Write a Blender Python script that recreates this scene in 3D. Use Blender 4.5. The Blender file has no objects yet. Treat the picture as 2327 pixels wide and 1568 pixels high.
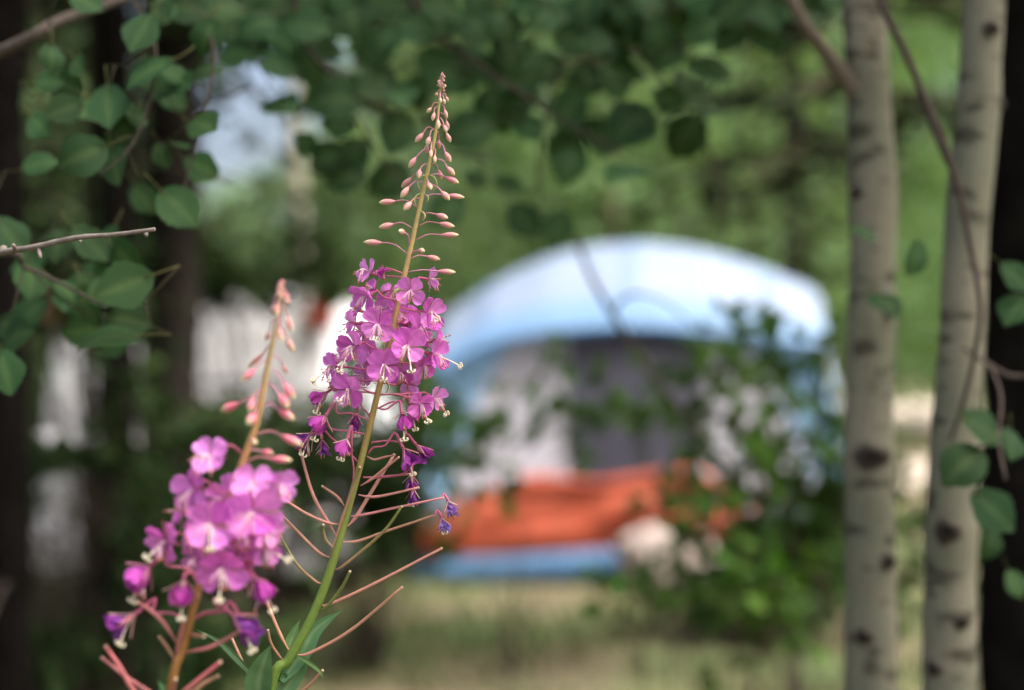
import bpy, bmesh, math, random
from mathutils import Vector, Matrix, noise as mnoise
R = math.radians
random.seed(7)
scn = bpy.context.scene
col = scn.collection

# ------------------------------------------------------------------ camera
CAM_H = 1.55
LENS = 50.0
FOCUS = 1.16
cam_d = bpy.data.cameras.new('camera'); cam = bpy.data.objects.new('camera', cam_d); col.objects.link(cam)
cam.location = (0, 0, CAM_H); cam.rotation_euler = (R(90), 0, 0)
cam_d.lens = LENS; cam_d.sensor_width = 36.0; cam_d.clip_start = 0.05; cam_d.clip_end = 1500
cam_d.dof.use_dof = True; cam_d.dof.focus_distance = FOCUS; cam_d.dof.aperture_fstop = 2.0
scn.camera = cam

# ------------------------------------------------------------------ sky, sun, exposure
SUN_EL, SUN_AZ = 58.0, 118.0         # azimuth: 0 = from +Y, 90 = from the right (+X): from the right, a little behind the camera
w = bpy.data.worlds.new('World'); scn.world = w; w.use_nodes = True
nt = w.node_tree; bg = nt.nodes['Background']
sky = nt.nodes.new('ShaderNodeTexSky'); sky.sky_type = 'NISHITA'; sky.sun_disc = False
sky.sun_elevation = R(SUN_EL); sky.sun_rotation = R(SUN_AZ)
sky.air_density = 0.8; sky.dust_density = 9.0; sky.ozone_density = 1.0
nt.links.new(sky.outputs['Color'], bg.inputs['Color']); bg.inputs['Strength'].default_value = 0.145
sun_d = bpy.data.lights.new('sun', 'SUN'); sun = bpy.data.objects.new('sun', sun_d); col.objects.link(sun)
sun_d.energy = 2.7; sun_d.angle = R(8); sun_d.color = (1.0, 0.97, 0.93)
sd = Vector((math.sin(R(SUN_AZ)) * math.cos(R(SUN_EL)), math.cos(R(SUN_AZ)) * math.cos(R(SUN_EL)), math.sin(R(SUN_EL))))
sun.rotation_euler = sd.to_track_quat('Z', 'Y').to_euler(); sun.location = sd * 30
scn.view_settings.view_transform = 'Standard'; scn.view_settings.look = 'None'
scn.view_settings.gamma = 1.0; scn.view_settings.exposure = 1.82
scn.render.engine = 'CYCLES'
scn.cycles.use_denoising = True
scn.cycles.max_bounces = 6; scn.cycles.diffuse_bounces = 4; scn.cycles.transmission_bounces = 4
scn.cycles.caustics_reflective = False; scn.cycles.caustics_refractive = False

# ------------------------------------------------------------------ helpers
FPX = 2327 * LENS / 36.0
def P(px, py, d):
    """photo pixel (2327 px wide reading) at depth d along the view -> point in metres"""
    return Vector(((px - 1163.5) / FPX * d, d, CAM_H - (py - 784) / FPX * d))
def G(px, d):                      # a point of the ground under a pixel column
    return Vector(((px - 1163.5) / FPX * d, d, 0))
def pix(v): return (1163.5 + v.x / v.y * FPX, 784 - (v.z - CAM_H) / v.y * FPX)
def crop(x0, y0, sc):              # readings made in an enlarged crop of the photograph
    return lambda cx, cy: ((x0 + cx / sc) * 0.9308, (y0 + cy / sc) * 0.9308)
def lin(r, g, b):
    f = lambda c: (c / 255 / 12.92) if c / 255 <= 0.04045 else ((c / 255 + 0.055) / 1.055) ** 2.4
    return (f(r), f(g), f(b))
def mixc(a, b, t): return tuple(a[i] * (1 - t) + b[i] * t for i in range(3))
def rnd(a, b): return random.uniform(a, b)
def rvec(s=1.0): return Vector((random.gauss(0, s), random.gauss(0, s), random.gauss(0, s)))
def smoothstep(a, b, x):
    t = max(0, min(1, (x - a) / (b - a))); return t * t * (3 - 2 * t)
def spline(pts, n):
    """Catmull-Rom through pts (tuples of any length), n samples"""
    pts = [tuple(p) for p in pts]
    if len(pts) == 2: pts = [pts[0], tuple((a + b) / 2 for a, b in zip(*pts)), pts[1]]
    q = [tuple(2 * a - b for a, b in zip(pts[0], pts[1]))] + pts + [tuple(2 * a - b for a, b in zip(pts[-1], pts[-2]))]
    m = len(pts) - 1; out = []
    for i in range(n):
        s = i / (n - 1) * m; k = min(int(s), m - 1); t = s - k
        p0, p1, p2, p3 = q[k:k + 4]
        out.append(tuple(0.5 * (2 * b + (c - a) * t + (2 * a - 5 * b + 4 * c - d) * t * t + (3 * b - a - 3 * c + d) * t ** 3)
                         for a, b, c, d in zip(p0, p1, p2, p3)))
    return out

class MB:
    def __init__(s): s.v = []; s.f = []; s.c = []
    def add(s, verts, faces, cols):
        o = len(s.v); s.v += [tuple(p) for p in verts]; s.f += [tuple(i + o for i in f) for f in faces]
        s.c += cols if isinstance(cols, list) else [cols] * len(verts)
    def tube(s, pts, rad, n=6, cols=(0.5, 0.5, 0.5), caps=True):
        pts = [Vector(p[:3]) for p in pts]; m = len(pts)
        if not isinstance(rad, (list, tuple)): rad = [rad] * m
        up = Vector((0.13, -0.87, 0.41)); V = []; C = []; F = []
        for i in range(m):
            t = (pts[min(i + 1, m - 1)] - pts[max(i - 1, 0)])
            t = t.normalized() if t.length > 1e-9 else Vector((0, 0, 1))
            a = t.cross(up)
            if a.length < 1e-3: a = t.cross(Vector((1, 0, 0)))
            a.normalize(); b = a.cross(t); up = b if b.length > .5 else up
            for k in range(n):
                an = 2 * math.pi * k / n
                V.append(pts[i] + (a * math.cos(an) + b * math.sin(an)) * rad[i])
                C.append(cols[i] if isinstance(cols, list) else cols)
        for i in range(m - 1):
            for k in range(n):
                F.append((i * n + k, i * n + (k + 1) % n, (i + 1) * n + (k + 1) % n, (i + 1) * n + k))
        if caps: F.append(tuple(range(n))[::-1]); F.append(tuple((m - 1) * n + k for k in range(n)))
        s.add(V, F, C)
    def grid(s, fn, nu, nv, cf):
        V = []; C = []; F = []
        for j in range(nv + 1):
            for i in range(nu + 1):
                V.append(fn(i / nu, j / nv)); C.append(cf(i / nu, j / nv) if callable(cf) else cf)
        for j in range(nv):
            for i in range(nu):
                a = j * (nu + 1) + i; F.append((a, a + 1, a + nu + 2, a + nu + 1))
        s.add(V, F, C)
    def blob(s, c, rx, ry, rz, cols, M=None, nu=6, nv=4):
        def fn(u, v):
            a = 2 * math.pi * u; b = math.pi * (v - .5)
            p = Vector((rx * math.cos(a) * math.cos(b), ry * math.sin(a) * math.cos(b), rz * math.sin(b)))
            return Vector(c) + (M @ p if M else p)
        s.grid(fn, nu, nv, cols)
    def mesh(s, name, mat, base=None, smooth=True):
        me = bpy.data.meshes.new(name)
        b = base or Vector((0, 0, 0))
        me.from_pydata([(p[0] - b[0], p[1] - b[1], p[2] - b[2]) for p in s.v], [], s.f)
        at = me.color_attributes.new('Col', 'FLOAT_COLOR', 'POINT')
        fl = []
        for c in s.c: fl += [c[0], c[1], c[2], 1.0]
        at.data.foreach_set('color', fl)
        if smooth: me.polygons.foreach_set('use_smooth', [True] * len(me.polygons))
        me.materials.append(mat); me.update()
        return me
    def build(s, name, mat, parent=None, base=None, smooth=True):
        if base is None and parent is not None: base = worldloc(parent)
        return link(name, s.mesh(name, mat, base, smooth), parent)

def worldloc(o):
    p = Vector((0, 0, 0))
    while o: p = p + o.location; o = o.parent
    return p
def link(name, data, parent=None, M=None):
    o = bpy.data.objects.new(name, data); col.objects.link(o)
    if parent: o.parent = parent
    if M is not None: o.matrix_local = M
    return o
def thing(name, label, cat, loc, group=None):
    o = bpy.data.objects.new(name, None); col.objects.link(o); o.location = loc
    o.empty_display_size = 0.1
    return tag(o, label, cat, group)
def tag(o, label=None, cat=None, group=None, kind=None):
    if label: o['label'] = label
    if cat: o['category'] = cat
    if group: o['group'] = group
    if kind: o['kind'] = kind
    return o
def frame(n, up=Vector((0, 0, 1))):
    z = n.normalized(); x = up.cross(z)
    if x.length < 1e-3: x = Vector((1, 0, 0))
    x.normalize(); y = z.cross(x)
    return Matrix((x, y, z)).transposed()

# ------------------------------------------------------------------ materials
def mat_col(name, rough=0.55, transl=0.0, spec=0.3, nscale=40.0, namp=0.18, objvar=0.0, hue=0.0, tint=(1, 1, 1), bump=0.0):
    m = bpy.data.materials.new(name); m.use_nodes = True; t = m.node_tree; N = t.nodes; L = t.links
    b = N['Principled BSDF']; b.inputs['Roughness'].default_value = rough; b.inputs['Specular IOR Level'].default_value = spec
    a = N.new('ShaderNodeAttribute'); a.attribute_name = 'Col'
    g = N.new('ShaderNodeNewGeometry')
    nz = N.new('ShaderNodeTexNoise'); nz.inputs['Scale'].default_value = nscale; nz.inputs['Detail'].default_value = 3
    L.new(g.outputs['Position'], nz.inputs['Vector'])
    mr = N.new('ShaderNodeMapRange'); mr.inputs['To Min'].default_value = 1 - namp; mr.inputs['To Max'].default_value = 1 + namp
    mr.inputs['From Min'].default_value = .25; mr.inputs['From Max'].default_value = .75
    L.new(nz.outputs['Fac'], mr.inputs['Value'])
    oi = N.new('ShaderNodeObjectInfo')
    mo = N.new('ShaderNodeMapRange'); mo.inputs['To Min'].default_value = 1 - objvar; mo.inputs['To Max'].default_value = 1 + objvar
    L.new(oi.outputs['Random'], mo.inputs['Value'])
    mu = N.new('ShaderNodeMath'); mu.operation = 'MULTIPLY'; L.new(mr.outputs['Result'], mu.inputs[0]); L.new(mo.outputs['Result'], mu.inputs[1])
    h = N.new('ShaderNodeHueSaturation'); L.new(a.outputs['Color'], h.inputs['Color']); L.new(mu.outputs[0], h.inputs['Value'])
    mh = N.new('ShaderNodeMapRange'); mh.inputs['To Min'].default_value = .5 - hue; mh.inputs['To Max'].default_value = .5 + hue
    wn = N.new('ShaderNodeTexWhiteNoise'); wn.noise_dimensions = '1D'; L.new(oi.outputs['Random'], wn.inputs['W'])
    L.new(wn.outputs['Value'], mh.inputs['Value']); L.new(mh.outputs['Result'], h.inputs['Hue'])
    L.new(h.outputs['Color'], b.inputs['Base Color'])
    if bump:
        bp = N.new('ShaderNodeBump'); bp.inputs['Strength'].default_value = bump; bp.inputs['Distance'].default_value = .01
        L.new(nz.outputs['Fac'], bp.inputs['Height']); L.new(bp.outputs['Normal'], b.inputs['Normal'])
    if transl:
        tr = N.new('ShaderNodeBsdfTranslucent'); mx = N.new('ShaderNodeMixShader'); mx.inputs[0].default_value = transl
        mm = N.new('ShaderNodeMix'); mm.data_type = 'RGBA'; mm.blend_type = 'MULTIPLY'; mm.inputs[0].default_value = 1
        mm.inputs[7].default_value = (*tint, 1); L.new(h.outputs['Color'], mm.inputs[6]); L.new(mm.outputs[2], tr.inputs['Color'])
        L.new(b.outputs[0], mx.inputs[1]); L.new(tr.outputs[0], mx.inputs[2]); L.new(mx.outputs[0], N['Material Output'].inputs['Surface'])
    return m
M_PETAL = mat_col('petal', .6, .35, .2, 300, .10, .08, .012)
M_STALK = mat_col('fireweed_stalk', .5, .08, .35, 250, .12)
M_LEAF = mat_col('aspen_leaf', .6, .3, .14, 60, .10, .18, .012, (1.1, 1.25, .4))
M_BUSH = mat_col('bush_leaf', .65, .3, .08, 30, .15, .3, .015, (1.15, 1.25, .4))
M_CROWN = mat_col('tree_foliage', .7, .35, .08, 1.2, .22, .12, .012, (1.15, 1.2, .4))
M_NEEDLE = mat_col('needle_foliage', .7, .12, .06, 2, .25, .1)
M_TWIG = mat_col('twig_bark', .9, 0, .06, 120, .3, .1)
M_BARK = mat_col('conifer_bark', .95, 0, .02, 14, .45, .1, bump=.8)
M_FABRIC = mat_col('tent_fabric', .6, .22, .3, 4, .05)
M_PLAIN = mat_col('plain_matte', .6, 0, .4, 60, .04)
M_PAINT = mat_col('car_paint', .25, 0, .5, 3, .03)
M_GLASS = mat_col('car_glass', .08, 0, .6, 3, .03)
M_RUBBER = mat_col('rubber', .8, 0, .3, 50, .1)
M_STONE = mat_col('granite', .9, 0, .2, 16, .22, bump=.5)
M_GRASS = mat_col('grass_blade', .6, .25, .2, 1.3, .25)

def mat_aspen():
    m = bpy.data.materials.new('aspen_bark'); m.use_nodes = True; t = m.node_tree; N = t.nodes; L = t.links
    b = N['Principled BSDF']; b.inputs['Roughness'].default_value = .8; b.inputs['Specular IOR Level'].default_value = .2
    g = N.new('ShaderNodeNewGeometry')
    mp = N.new('ShaderNodeMapping'); mp.inputs['Scale'].default_value = (18, 18, 40); L.new(g.outputs['Position'], mp.inputs['Vector'])
    n1 = N.new('ShaderNodeTexNoise'); n1.inputs['Scale'].default_value = 1.0; n1.inputs['Detail'].default_value = 4; L.new(mp.outputs[0], n1.inputs['Vector'])
    n2 = N.new('ShaderNodeTexNoise'); n2.inputs['Scale'].default_value = 7; n2.inputs['Detail'].default_value = 3; L.new(g.outputs['Position'], n2.inputs['Vector'])
    r1 = N.new('ShaderNodeValToRGB'); r1.color_ramp.elements[0].position = .36; r1.color_ramp.elements[0].color = (.085, .08, .062, 1)
    r1.color_ramp.elements[1].position = .45; r1.color_ramp.elements[1].color = (.228, .226, .178, 1)
    L.new(n1.outputs['Fac'], r1.inputs['Fac'])
    r2 = N.new('ShaderNodeValToRGB'); r2.color_ramp.elements[0].position = .35; r2.color_ramp.elements[0].color = (.72, .74, .66, 1)
    r2.color_ramp.elements[1].position = .7; r2.color_ramp.elements[1].color = (1.1, 1.02, .95, 1); L.new(n2.outputs['Fac'], r2.inputs['Fac'])
    mx = N.new('ShaderNodeMix'); mx.data_type = 'RGBA'; mx.blend_type = 'MULTIPLY'; mx.inputs[0].default_value = 1
    L.new(r1.outputs['Color'], mx.inputs[6]); L.new(r2.outputs['Color'], mx.inputs[7]); L.new(mx.outputs[2], b.inputs['Base Color'])
    bp = N.new('ShaderNodeBump'); bp.inputs['Strength'].default_value = .4; bp.inputs['Distance'].default_value = .004
    L.new(n1.outputs['Fac'], bp.inputs['Height']); L.new(bp.outputs['Normal'], b.inputs['Normal'])
    return m
M_ASPEN = mat_aspen()

def mat_ground(name, stops, scale, bump=.5):
    m = bpy.data.materials.new(name); m.use_nodes = True; t = m.node_tree; N = t.nodes; L = t.links
    b = N['Principled BSDF']; b.inputs['Roughness'].default_value = .95; b.inputs['Specular IOR Level'].default_value = .1
    g = N.new('ShaderNodeNewGeometry')
    n1 = N.new('ShaderNodeTexNoise'); n1.inputs['Scale'].default_value = scale; n1.inputs['Detail'].default_value = 6; n1.inputs['Roughness'].default_value = .6
    L.new(g.outputs['Position'], n1.inputs['Vector'])
    r = N.new('ShaderNodeValToRGB'); e = r.color_ramp.elements
    while len(e) < len(stops): e.new(.5)
    for k, (p, c) in enumerate(stops): e[k].position = p; e[k].color = (*c, 1)
    L.new(n1.outputs['Fac'], r.inputs['Fac'])
    n2 = N.new('ShaderNodeTexNoise'); n2.inputs['Scale'].default_value = 45; n2.inputs['Detail'].default_value = 3; L.new(g.outputs['Position'], n2.inputs['Vector'])
    mr = N.new('ShaderNodeMapRange'); mr.inputs['To Min'].default_value = .7; mr.inputs['To Max'].default_value = 1.3; L.new(n2.outputs['Fac'], mr.inputs['Value'])
    h = N.new('ShaderNodeHueSaturation'); L.new(r.outputs['Color'], h.inputs['Color']); L.new(mr.outputs['Result'], h.inputs['Value'])
    L.new(h.outputs['Color'], b.inputs['Base Color'])
    bp = N.new('ShaderNodeBump'); bp.inputs['Strength'].default_value = bump; bp.inputs['Distance'].default_value = .03
    L.new(n2.outputs['Fac'], bp.inputs['Height']); L.new(bp.outputs['Normal'], b.inputs['Normal'])
    return m
M_GROUND = mat_ground('dry_meadow', [(.33, (.045, .072, .026)), (.47, (.085, .092, .042)), (.56, (.125, .098, .066)), (.68, (.075, .10, .034))], .55)
M_GRAVEL = mat_ground('pale_gravel', [(.3, (.25, .21, .172)), (.6, (.34, .29, .245))], 1.1)

# ------------------------------------------------------------------ ground
def ground_z(x, y):
    return 0.0
me = bpy.data.meshes.new('ground'); bm = bmesh.new()
gx = [-400, -150, -60, -30] + [-20 + 2 * i for i in range(21)] + [30, 60, 150, 400]
gy = [-40, -10] + [2 * i for i in range(0, 26)] + [60, 80, 120, 200, 400, 800]
vv = [[bm.verts.new((x, y, -0.02 + 0.015 * mnoise.noise(Vector((x * .2, y * .2, 0))))) for x in gx] for y in gy]
for j in range(len(gy) - 1):
    for i in range(len(gx) - 1): bm.faces.new((vv[j][i], vv[j][i + 1], vv[j + 1][i + 1], vv[j + 1][i]))
bm.to_mesh(me); bm.free(); me.materials.append(M_GROUND)
tag(link('ground', me), kind='structure')
mb = MB()
road = [(-10, 60), (2, 46), (8.5, 36), (11, 28), (9, 20.5), (5.2, 17), (1.2, 16.4)]
rd = spline([(x, y, wd) for (x, y), wd in zip(road, (5, 6, 8, 7, 4.5, 3, 1.2))], 40)
V = []
for i, (x, y, wd) in enumerate(rd):
    a, b2 = rd[max(i - 1, 0)], rd[min(i + 1, 39)]
    t = Vector((b2[0] - a[0], b2[1] - a[1], 0)).normalized(); nn = Vector((-t.y, t.x, 0)) * (wd / 2)
    jit = .25 * mnoise.noise(Vector((x, y, 3)))
    V += [Vector((x, y, .012)) + nn * (1 + jit), Vector((x, y, .012)) - nn * (1 - jit)]
mb.add(V, [(2 * i, 2 * i + 1, 2 * i + 3, 2 * i + 2) for i in range(39)], (1, 1, 1))
tag(mb.build('gravel_road', M_GRAVEL), kind='structure')

# short dry and green grass over the campsite clearing
mb = MB(); random.seed(3)
for i in range(26000):
    y = 5.5 + 14 * random.random() ** 1.4; x = rnd(-.42, .42) * y
    p = Vector((x, y, -.01)); hgt = rnd(.03, .13); a = rnd(0, 6.28); dx = Vector((math.cos(a), math.sin(a), 0)) * rnd(.004, .009)
    n = mnoise.noise(Vector((x * .8, y * .5, 1.7)))
    if n < -.12 and random.random() < .8: continue
    c = mixc((.125, .118, .055), (.055, .10, .024), smoothstep(-.25, .3, n + random.gauss(0, .15)))
    ln = Vector((random.gauss(0, .4), random.gauss(0, .4), 1)) * hgt
    mb.add([p - dx, p + dx, p + ln * .6 + dx * .6, p + ln], [(0, 1, 2), (0, 2, 3)], c)
tag(mb.build('grass', M_GRASS), 'short dry and green grass across the campsite clearing', 'grass', kind='stuff')

# ------------------------------------------------------------------ foliage tools
def leaf_mesh(name, mat, L, W, base, petiole=0.0, curl=.1, heart=.0, tip=.0, seed=0, nu=6, nv=12):
    """one leaf: stalk from the origin along +Y, then the blade; the face looks to +Z"""
    rs = random.Random(seed); mb = MB()
    prof = [(0, .06), (.06, .42), (.18, .82), (.36, 1), (.55, .93), (.75, .66), (.9, .3), (1, .02)]
    if not heart: prof = [(0, .03), (.1, .3), (.3, .82), (.5, 1), (.7, .8), (.88, .4), (1, .02)]
    def wid(v):
        for (a, x), (b, y) in zip(prof, prof[1:]):
            if v <= b: return x + (y - x) * (v - a) / (b - a)
        return prof[-1][1]
    k1, k2 = rs.uniform(-1, 1), rs.uniform(-1, 1)
    if petiole:
        pp = [Vector((0, petiole * t, .15 * petiole * math.sin(t * 3.1) * k1)) for t in (0, .35, .7, 1.03)]
        mb.tube(pp, [.0009, .0007, .0007, .0008], 3, mixc(base, (.25, .22, .08), .6))
    def fn(u, v):
        s = (u - .5) * 2; x = s * W / 2 * wid(v) * (1 + (.045 * (1 if int(round(v * nv)) % 2 else -1) + .05 * math.sin(9 * v + 7 * k1)) * abs(s) ** 4)
        y = petiole + L * v - heart * L * .09 * abs(s) * (1 - smoothstep(0, .25, v)) * 2
        z = -curl * L * (v - .4) ** 2 * 1.5 + abs(s) * W * .05 * wid(v) + .03 * L * math.sin(5 * v + 3 * s * k2) * k1 * abs(s)
        return Vector((x, y, z))
    def cf(u, v):
        s = abs(u - .5) * 2
        return mixc(base, mixc(base, (.3, .4, .15), .12), 1 - smoothstep(0, .35, s) if s < .3 else 0)
    mb.grid(fn, nu, nv, cf)
    return mb.mesh(name, mat)

GREENS = [(.034, .082, .030), (.042, .098, .036), (.027, .068, .024)]
ASP = [leaf_mesh('leaf', M_LEAF, .050, .046 + .003 * (i % 3), GREENS[i % 3], .034, .08 + .16 * (i % 3), 1, seed=i) for i in range(8)]
ASP_L = .050; ASP_P = .034
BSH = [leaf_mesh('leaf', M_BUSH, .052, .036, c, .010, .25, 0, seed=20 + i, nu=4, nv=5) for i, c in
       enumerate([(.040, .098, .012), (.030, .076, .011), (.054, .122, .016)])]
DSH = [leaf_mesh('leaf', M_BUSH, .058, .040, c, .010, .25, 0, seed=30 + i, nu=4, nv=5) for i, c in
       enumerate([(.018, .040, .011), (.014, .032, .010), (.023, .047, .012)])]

def leaf_matrix(origin, direction, normal, scale, base):
    y = direction.normalized(); x = y.cross(normal)
    if x.length < 1e-3: x = y.cross(Vector((1, 0, 0)))
    x.normalize(); z = x.cross(y)
    M = Matrix((x, y, z)).transposed().to_4x4()
    return Matrix.Translation(origin - base) @ M @ Matrix.Scale(scale, 4)

def add_to(mb, me, M, base):
    cs = [tuple(d.color)[:3] for d in me.color_attributes['Col'].data]
    mb.add([M @ v.co + base for v in me.vertices], [tuple(p.vertices) for p in me.polygons], cs)

# ------------------------------------------------------------------ background trees
def crown_mesh(name, seed, h, r, z0, n, leaf, c1, c2, clumps=60):
    rs = random.Random(seed); mb = MB(); cl = []
    for i in range(clumps):
        z = z0 + (h - z0) * rs.random(); t = (z - z0) / (h - z0)
        rr = r * (math.sin(math.pi * min(1, .12 + .86 * t ** .8)) ** .7) * (rs.random() ** .45)
        a = rs.uniform(0, 6.283); cl.append((Vector((rr * math.cos(a), rr * math.sin(a), z)), rs.random()))
    for i in range(n):
        c, k = cl[i % clumps]; s = r * .19
        p = c + Vector((rs.gauss(0, s), rs.gauss(0, s), rs.gauss(0, s * .8)))
        a = Vector((rs.gauss(0, 1), rs.gauss(0, 1), rs.gauss(0, .7))).normalized()
        b = a.cross(Vector((rs.gauss(0, 1), rs.gauss(0, 1), rs.gauss(0, 1)))).normalized()
        l = leaf * rs.uniform(.7, 1.3)
        cc = mixc(c1, c2, max(0, min(1, k * .7 + rs.gauss(.15, .2))))
        mb.add([p, p + a * l * .5 + b * l * .42, p + a * l, p + a * l * .5 - b * l * .42], [(0, 1, 2, 3)], cc)
    return mb.mesh(name, M_CROWN, smooth=False)
CR = [crown_mesh('crown', s, 10, 2.7, .5, 8500, .15, (.10, .168, .072), (.185, .282, .13)) for s in (1, 2, 3)]
def trunk_mesh(h, r, mat, c, seed):
    rs = random.Random(seed); mb = MB()
    pts = [Vector((rs.gauss(0, .05) * t * 4, rs.gauss(0, .05) * t * 4, h * t)) for t in (0, .25, .5, .75, 1)]
    mb.tube(spline(pts, 12), [r * (1 - .8 * i / 11) for i in range(12)], 8, c)
    for k in range(7):
        t = rs.uniform(.3, .9); a = rs.uniform(0, 6.28); p = Vector(spline(pts, 40)[int(t * 39)])
        mb.tube([p, p + Vector((math.cos(a), math.sin(a), .6)) * h * .12, p + Vector((math.cos(a), math.sin(a), .9)) * h * .2], [r * .4, r * .25, .01], 5, c)
    return mb.mesh('trunk', mat)
TR = [trunk_mesh(9, .13, M_BARK, (.14, .12, .09), s) for s in (5, 6)]
random.seed(11)
def leafy_tree(px, d, h, label, group, k=0):
    t = thing('leafy_tree', label, 'tree', G(px, d), group)
    S = Matrix.Scale(h / 10, 4) @ Matrix.Rotation(rnd(0, 6.28), 4, 'Z')
    link('trunk', TR[k % 2], t, S); link('crown', CR[k % 3], t, S)
for i, (px, d, h) in enumerate([(1010, 24, 9.5), (1100, 29, 10.5), (900, 30, 8), (1250, 28, 11), (1400, 22, 9.5), (1560, 30, 11.5),
                                (1680, 23, 10), (1270, 36, 14), (1040, 38, 13), (1540, 40, 15)]):
    leafy_tree(px, d, h, 'bright green leafy tree behind the blue tent', 'leafy trees behind the tent', i)
for i, (px, d, h) in enumerate([(1850, 25, 10), (2330, 27, 11), (2450, 22, 10), (1950, 62, 22), (2110, 66, 24), (2260, 60, 22)]):
    leafy_tree(px, d, h, 'bright green leafy tree beside the gravel road', 'leafy trees along the gravel road', i + 1)
for i, (px, d, h) in enumerate([(200, 27, 7), (110, 24, 7.5), (30, 26, 8), (-160, 19, 9)]):
    leafy_tree(px, d, h, 'leafy green tree behind the dark conifer trunks', 'leafy trees behind the conifer trunks', i + 2)
for i, (px, d, h) in enumerate([(520, 27, 4.6), (620, 24, 4.4), (720, 30, 5.6), (400, 30, 5.0)]):
    leafy_tree(px, d, h, 'low bright green tree under the open patch of sky', 'low trees under the patch of sky', i)

mb = MB(); random.seed(5)     # the wood far behind, which reads as one mass
for i in range(9000):
    a = rnd(-.55, .55); d = rnd(75, 100); x = a * d
    top = 6.5 if -.235 < a < -.14 else 13
    z = random.random() * top * (.75 + .25 * math.sin(a * 40))
    p = Vector((x, d, z)); l = rnd(.5, 1.0); u = rvec().normalized(); v = u.cross(rvec()).normalized()
    mb.add([p, p + u * l * .5 + v * l * .4, p + u * l, p + u * l * .5 - v * l * .4], [(0, 1, 2, 3)], mixc((.07, .12, .035), (.13, .2, .07), random.random()))
tag(mb.build('far_wood', M_CROWN, smooth=False), 'far green wood closing the view behind the campsite', 'wood', kind='stuff')

# conifers
def spruce_crown(seed, z0, h, r, c1, c2, step=.28, sprays=16):
    rs = random.Random(seed); mb = MB(); z = z0
    while z < h - .2:
        t = (z - z0) / (h - z0); L = r * (1 - t) ** .8 * rs.uniform(.8, 1.15) + .15
        for k in range(6):
            a = rs.uniform(0, 6.283); dv = Vector((math.cos(a), math.sin(a), 0)); sv = Vector((-dv.y, dv.x, 0)); Lk = L * rs.uniform(.65, 1.1)
            mb.tube([Vector((0, 0, z)), Vector((0, 0, z)) + dv * Lk * .5 - Vector((0, 0, .03 * Lk)), Vector((0, 0, z)) + dv * Lk - Vector((0, 0, .22 * Lk))], [.012, .008, .003], 3, (.07, .05, .035))
            for q in range(sprays):
                s = rs.uniform(.12, 1); p = Vector((0, 0, z - .22 * Lk * s * s)) + dv * Lk * s
                side = sv * rs.choice((-1, 1)); dd = (dv * .6 + side * rs.uniform(.4, 1) + Vector((0, 0, rs.uniform(-.5, .1)))).normalized()
                l = rs.uniform(.14, .34) * (1.2 - .5 * s); ww = dd.cross(Vector((rs.gauss(0, .4), rs.gauss(0, .4), 1))).normalized() * l * .22
                c = mixc(c1, c2, rs.random())
                mb.add([p, p + dd * l * .45 + ww, p + dd * l, p + dd * l * .45 - ww], [(0, 1, 2, 3)], c)
        z += step
    return mb.mesh('crown', M_NEEDLE, smooth=False)
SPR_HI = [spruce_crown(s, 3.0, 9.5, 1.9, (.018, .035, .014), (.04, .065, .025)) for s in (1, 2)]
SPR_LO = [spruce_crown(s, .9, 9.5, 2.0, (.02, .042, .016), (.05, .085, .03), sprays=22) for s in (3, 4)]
def conifer(px, d, r, label, crown, barkc, sc=1.0, lean=0.0, group=None, dead=7, hgt=9.0, xy=1.0):
    base = G(px, d); t = thing('conifer_tree', label, 'tree', base, group)
    mb = MB(); rs = random.Random(int(px * 7 + d * 13))
    pts = [base + Vector((lean * z + .01 * math.sin(z * 2 + px), .01 * math.cos(z * 1.7), z)) for z in (-.05, .1, .5, 1, 1.5, 2, 3, 5, 7, hgt)]
    rr = [r * k for k in (1.35, 1.2, 1.08, 1.03, 1, .97, .9, .7, .4, .1)]
    sp = spline([(*p, q) for p, q in zip(pts, rr)], 48)
    mb.tube(sp, [p[3] * (1 + .05 * rs.gauss(0, 1)) for p in sp], 14, barkc)
    mb.build('trunk', M_BARK, t)
    for k in range(dead):
        z = rs.uniform(.5, 2.9); a = rs.uniform(0, 6.283); p = base + Vector((lean * z, 0, z)); dv = Vector((math.cos(a), math.sin(a), rs.uniform(-.35, .1)))
        l = rs.uniform(.25, .7); mb = MB()
        mb.tube(spline([p, p + dv * l * .5 + rvec(.02), p + dv * l + rvec(.04) - Vector((0, 0, .06))], 6), [.009, .008, .006, .005, .004, .002], 5, (.09, .075, .06))
        mb.build('dead_branch', M_TWIG, t)
    link('crown', crown, t, Matrix.Translation((lean * 5, 0, 0)) @ Matrix.Diagonal((sc * xy, sc * xy, sc, 1)))
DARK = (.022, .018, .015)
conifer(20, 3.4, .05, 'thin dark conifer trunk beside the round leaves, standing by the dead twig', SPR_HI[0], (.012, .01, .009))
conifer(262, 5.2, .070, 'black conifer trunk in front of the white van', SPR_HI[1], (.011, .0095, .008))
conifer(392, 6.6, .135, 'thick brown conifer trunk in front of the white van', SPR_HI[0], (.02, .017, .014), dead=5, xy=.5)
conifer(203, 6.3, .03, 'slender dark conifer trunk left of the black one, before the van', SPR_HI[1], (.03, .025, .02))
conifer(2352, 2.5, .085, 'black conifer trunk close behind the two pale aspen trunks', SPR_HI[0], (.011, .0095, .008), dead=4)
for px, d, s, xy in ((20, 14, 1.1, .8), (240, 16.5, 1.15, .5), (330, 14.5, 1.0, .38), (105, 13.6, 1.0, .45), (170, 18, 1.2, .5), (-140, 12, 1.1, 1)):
    conifer(px, d, .12, 'dark conifer standing behind the white van', SPR_LO[int(px) % 2], DARK, s, group='conifers behind the van', dead=0, xy=xy)
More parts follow.
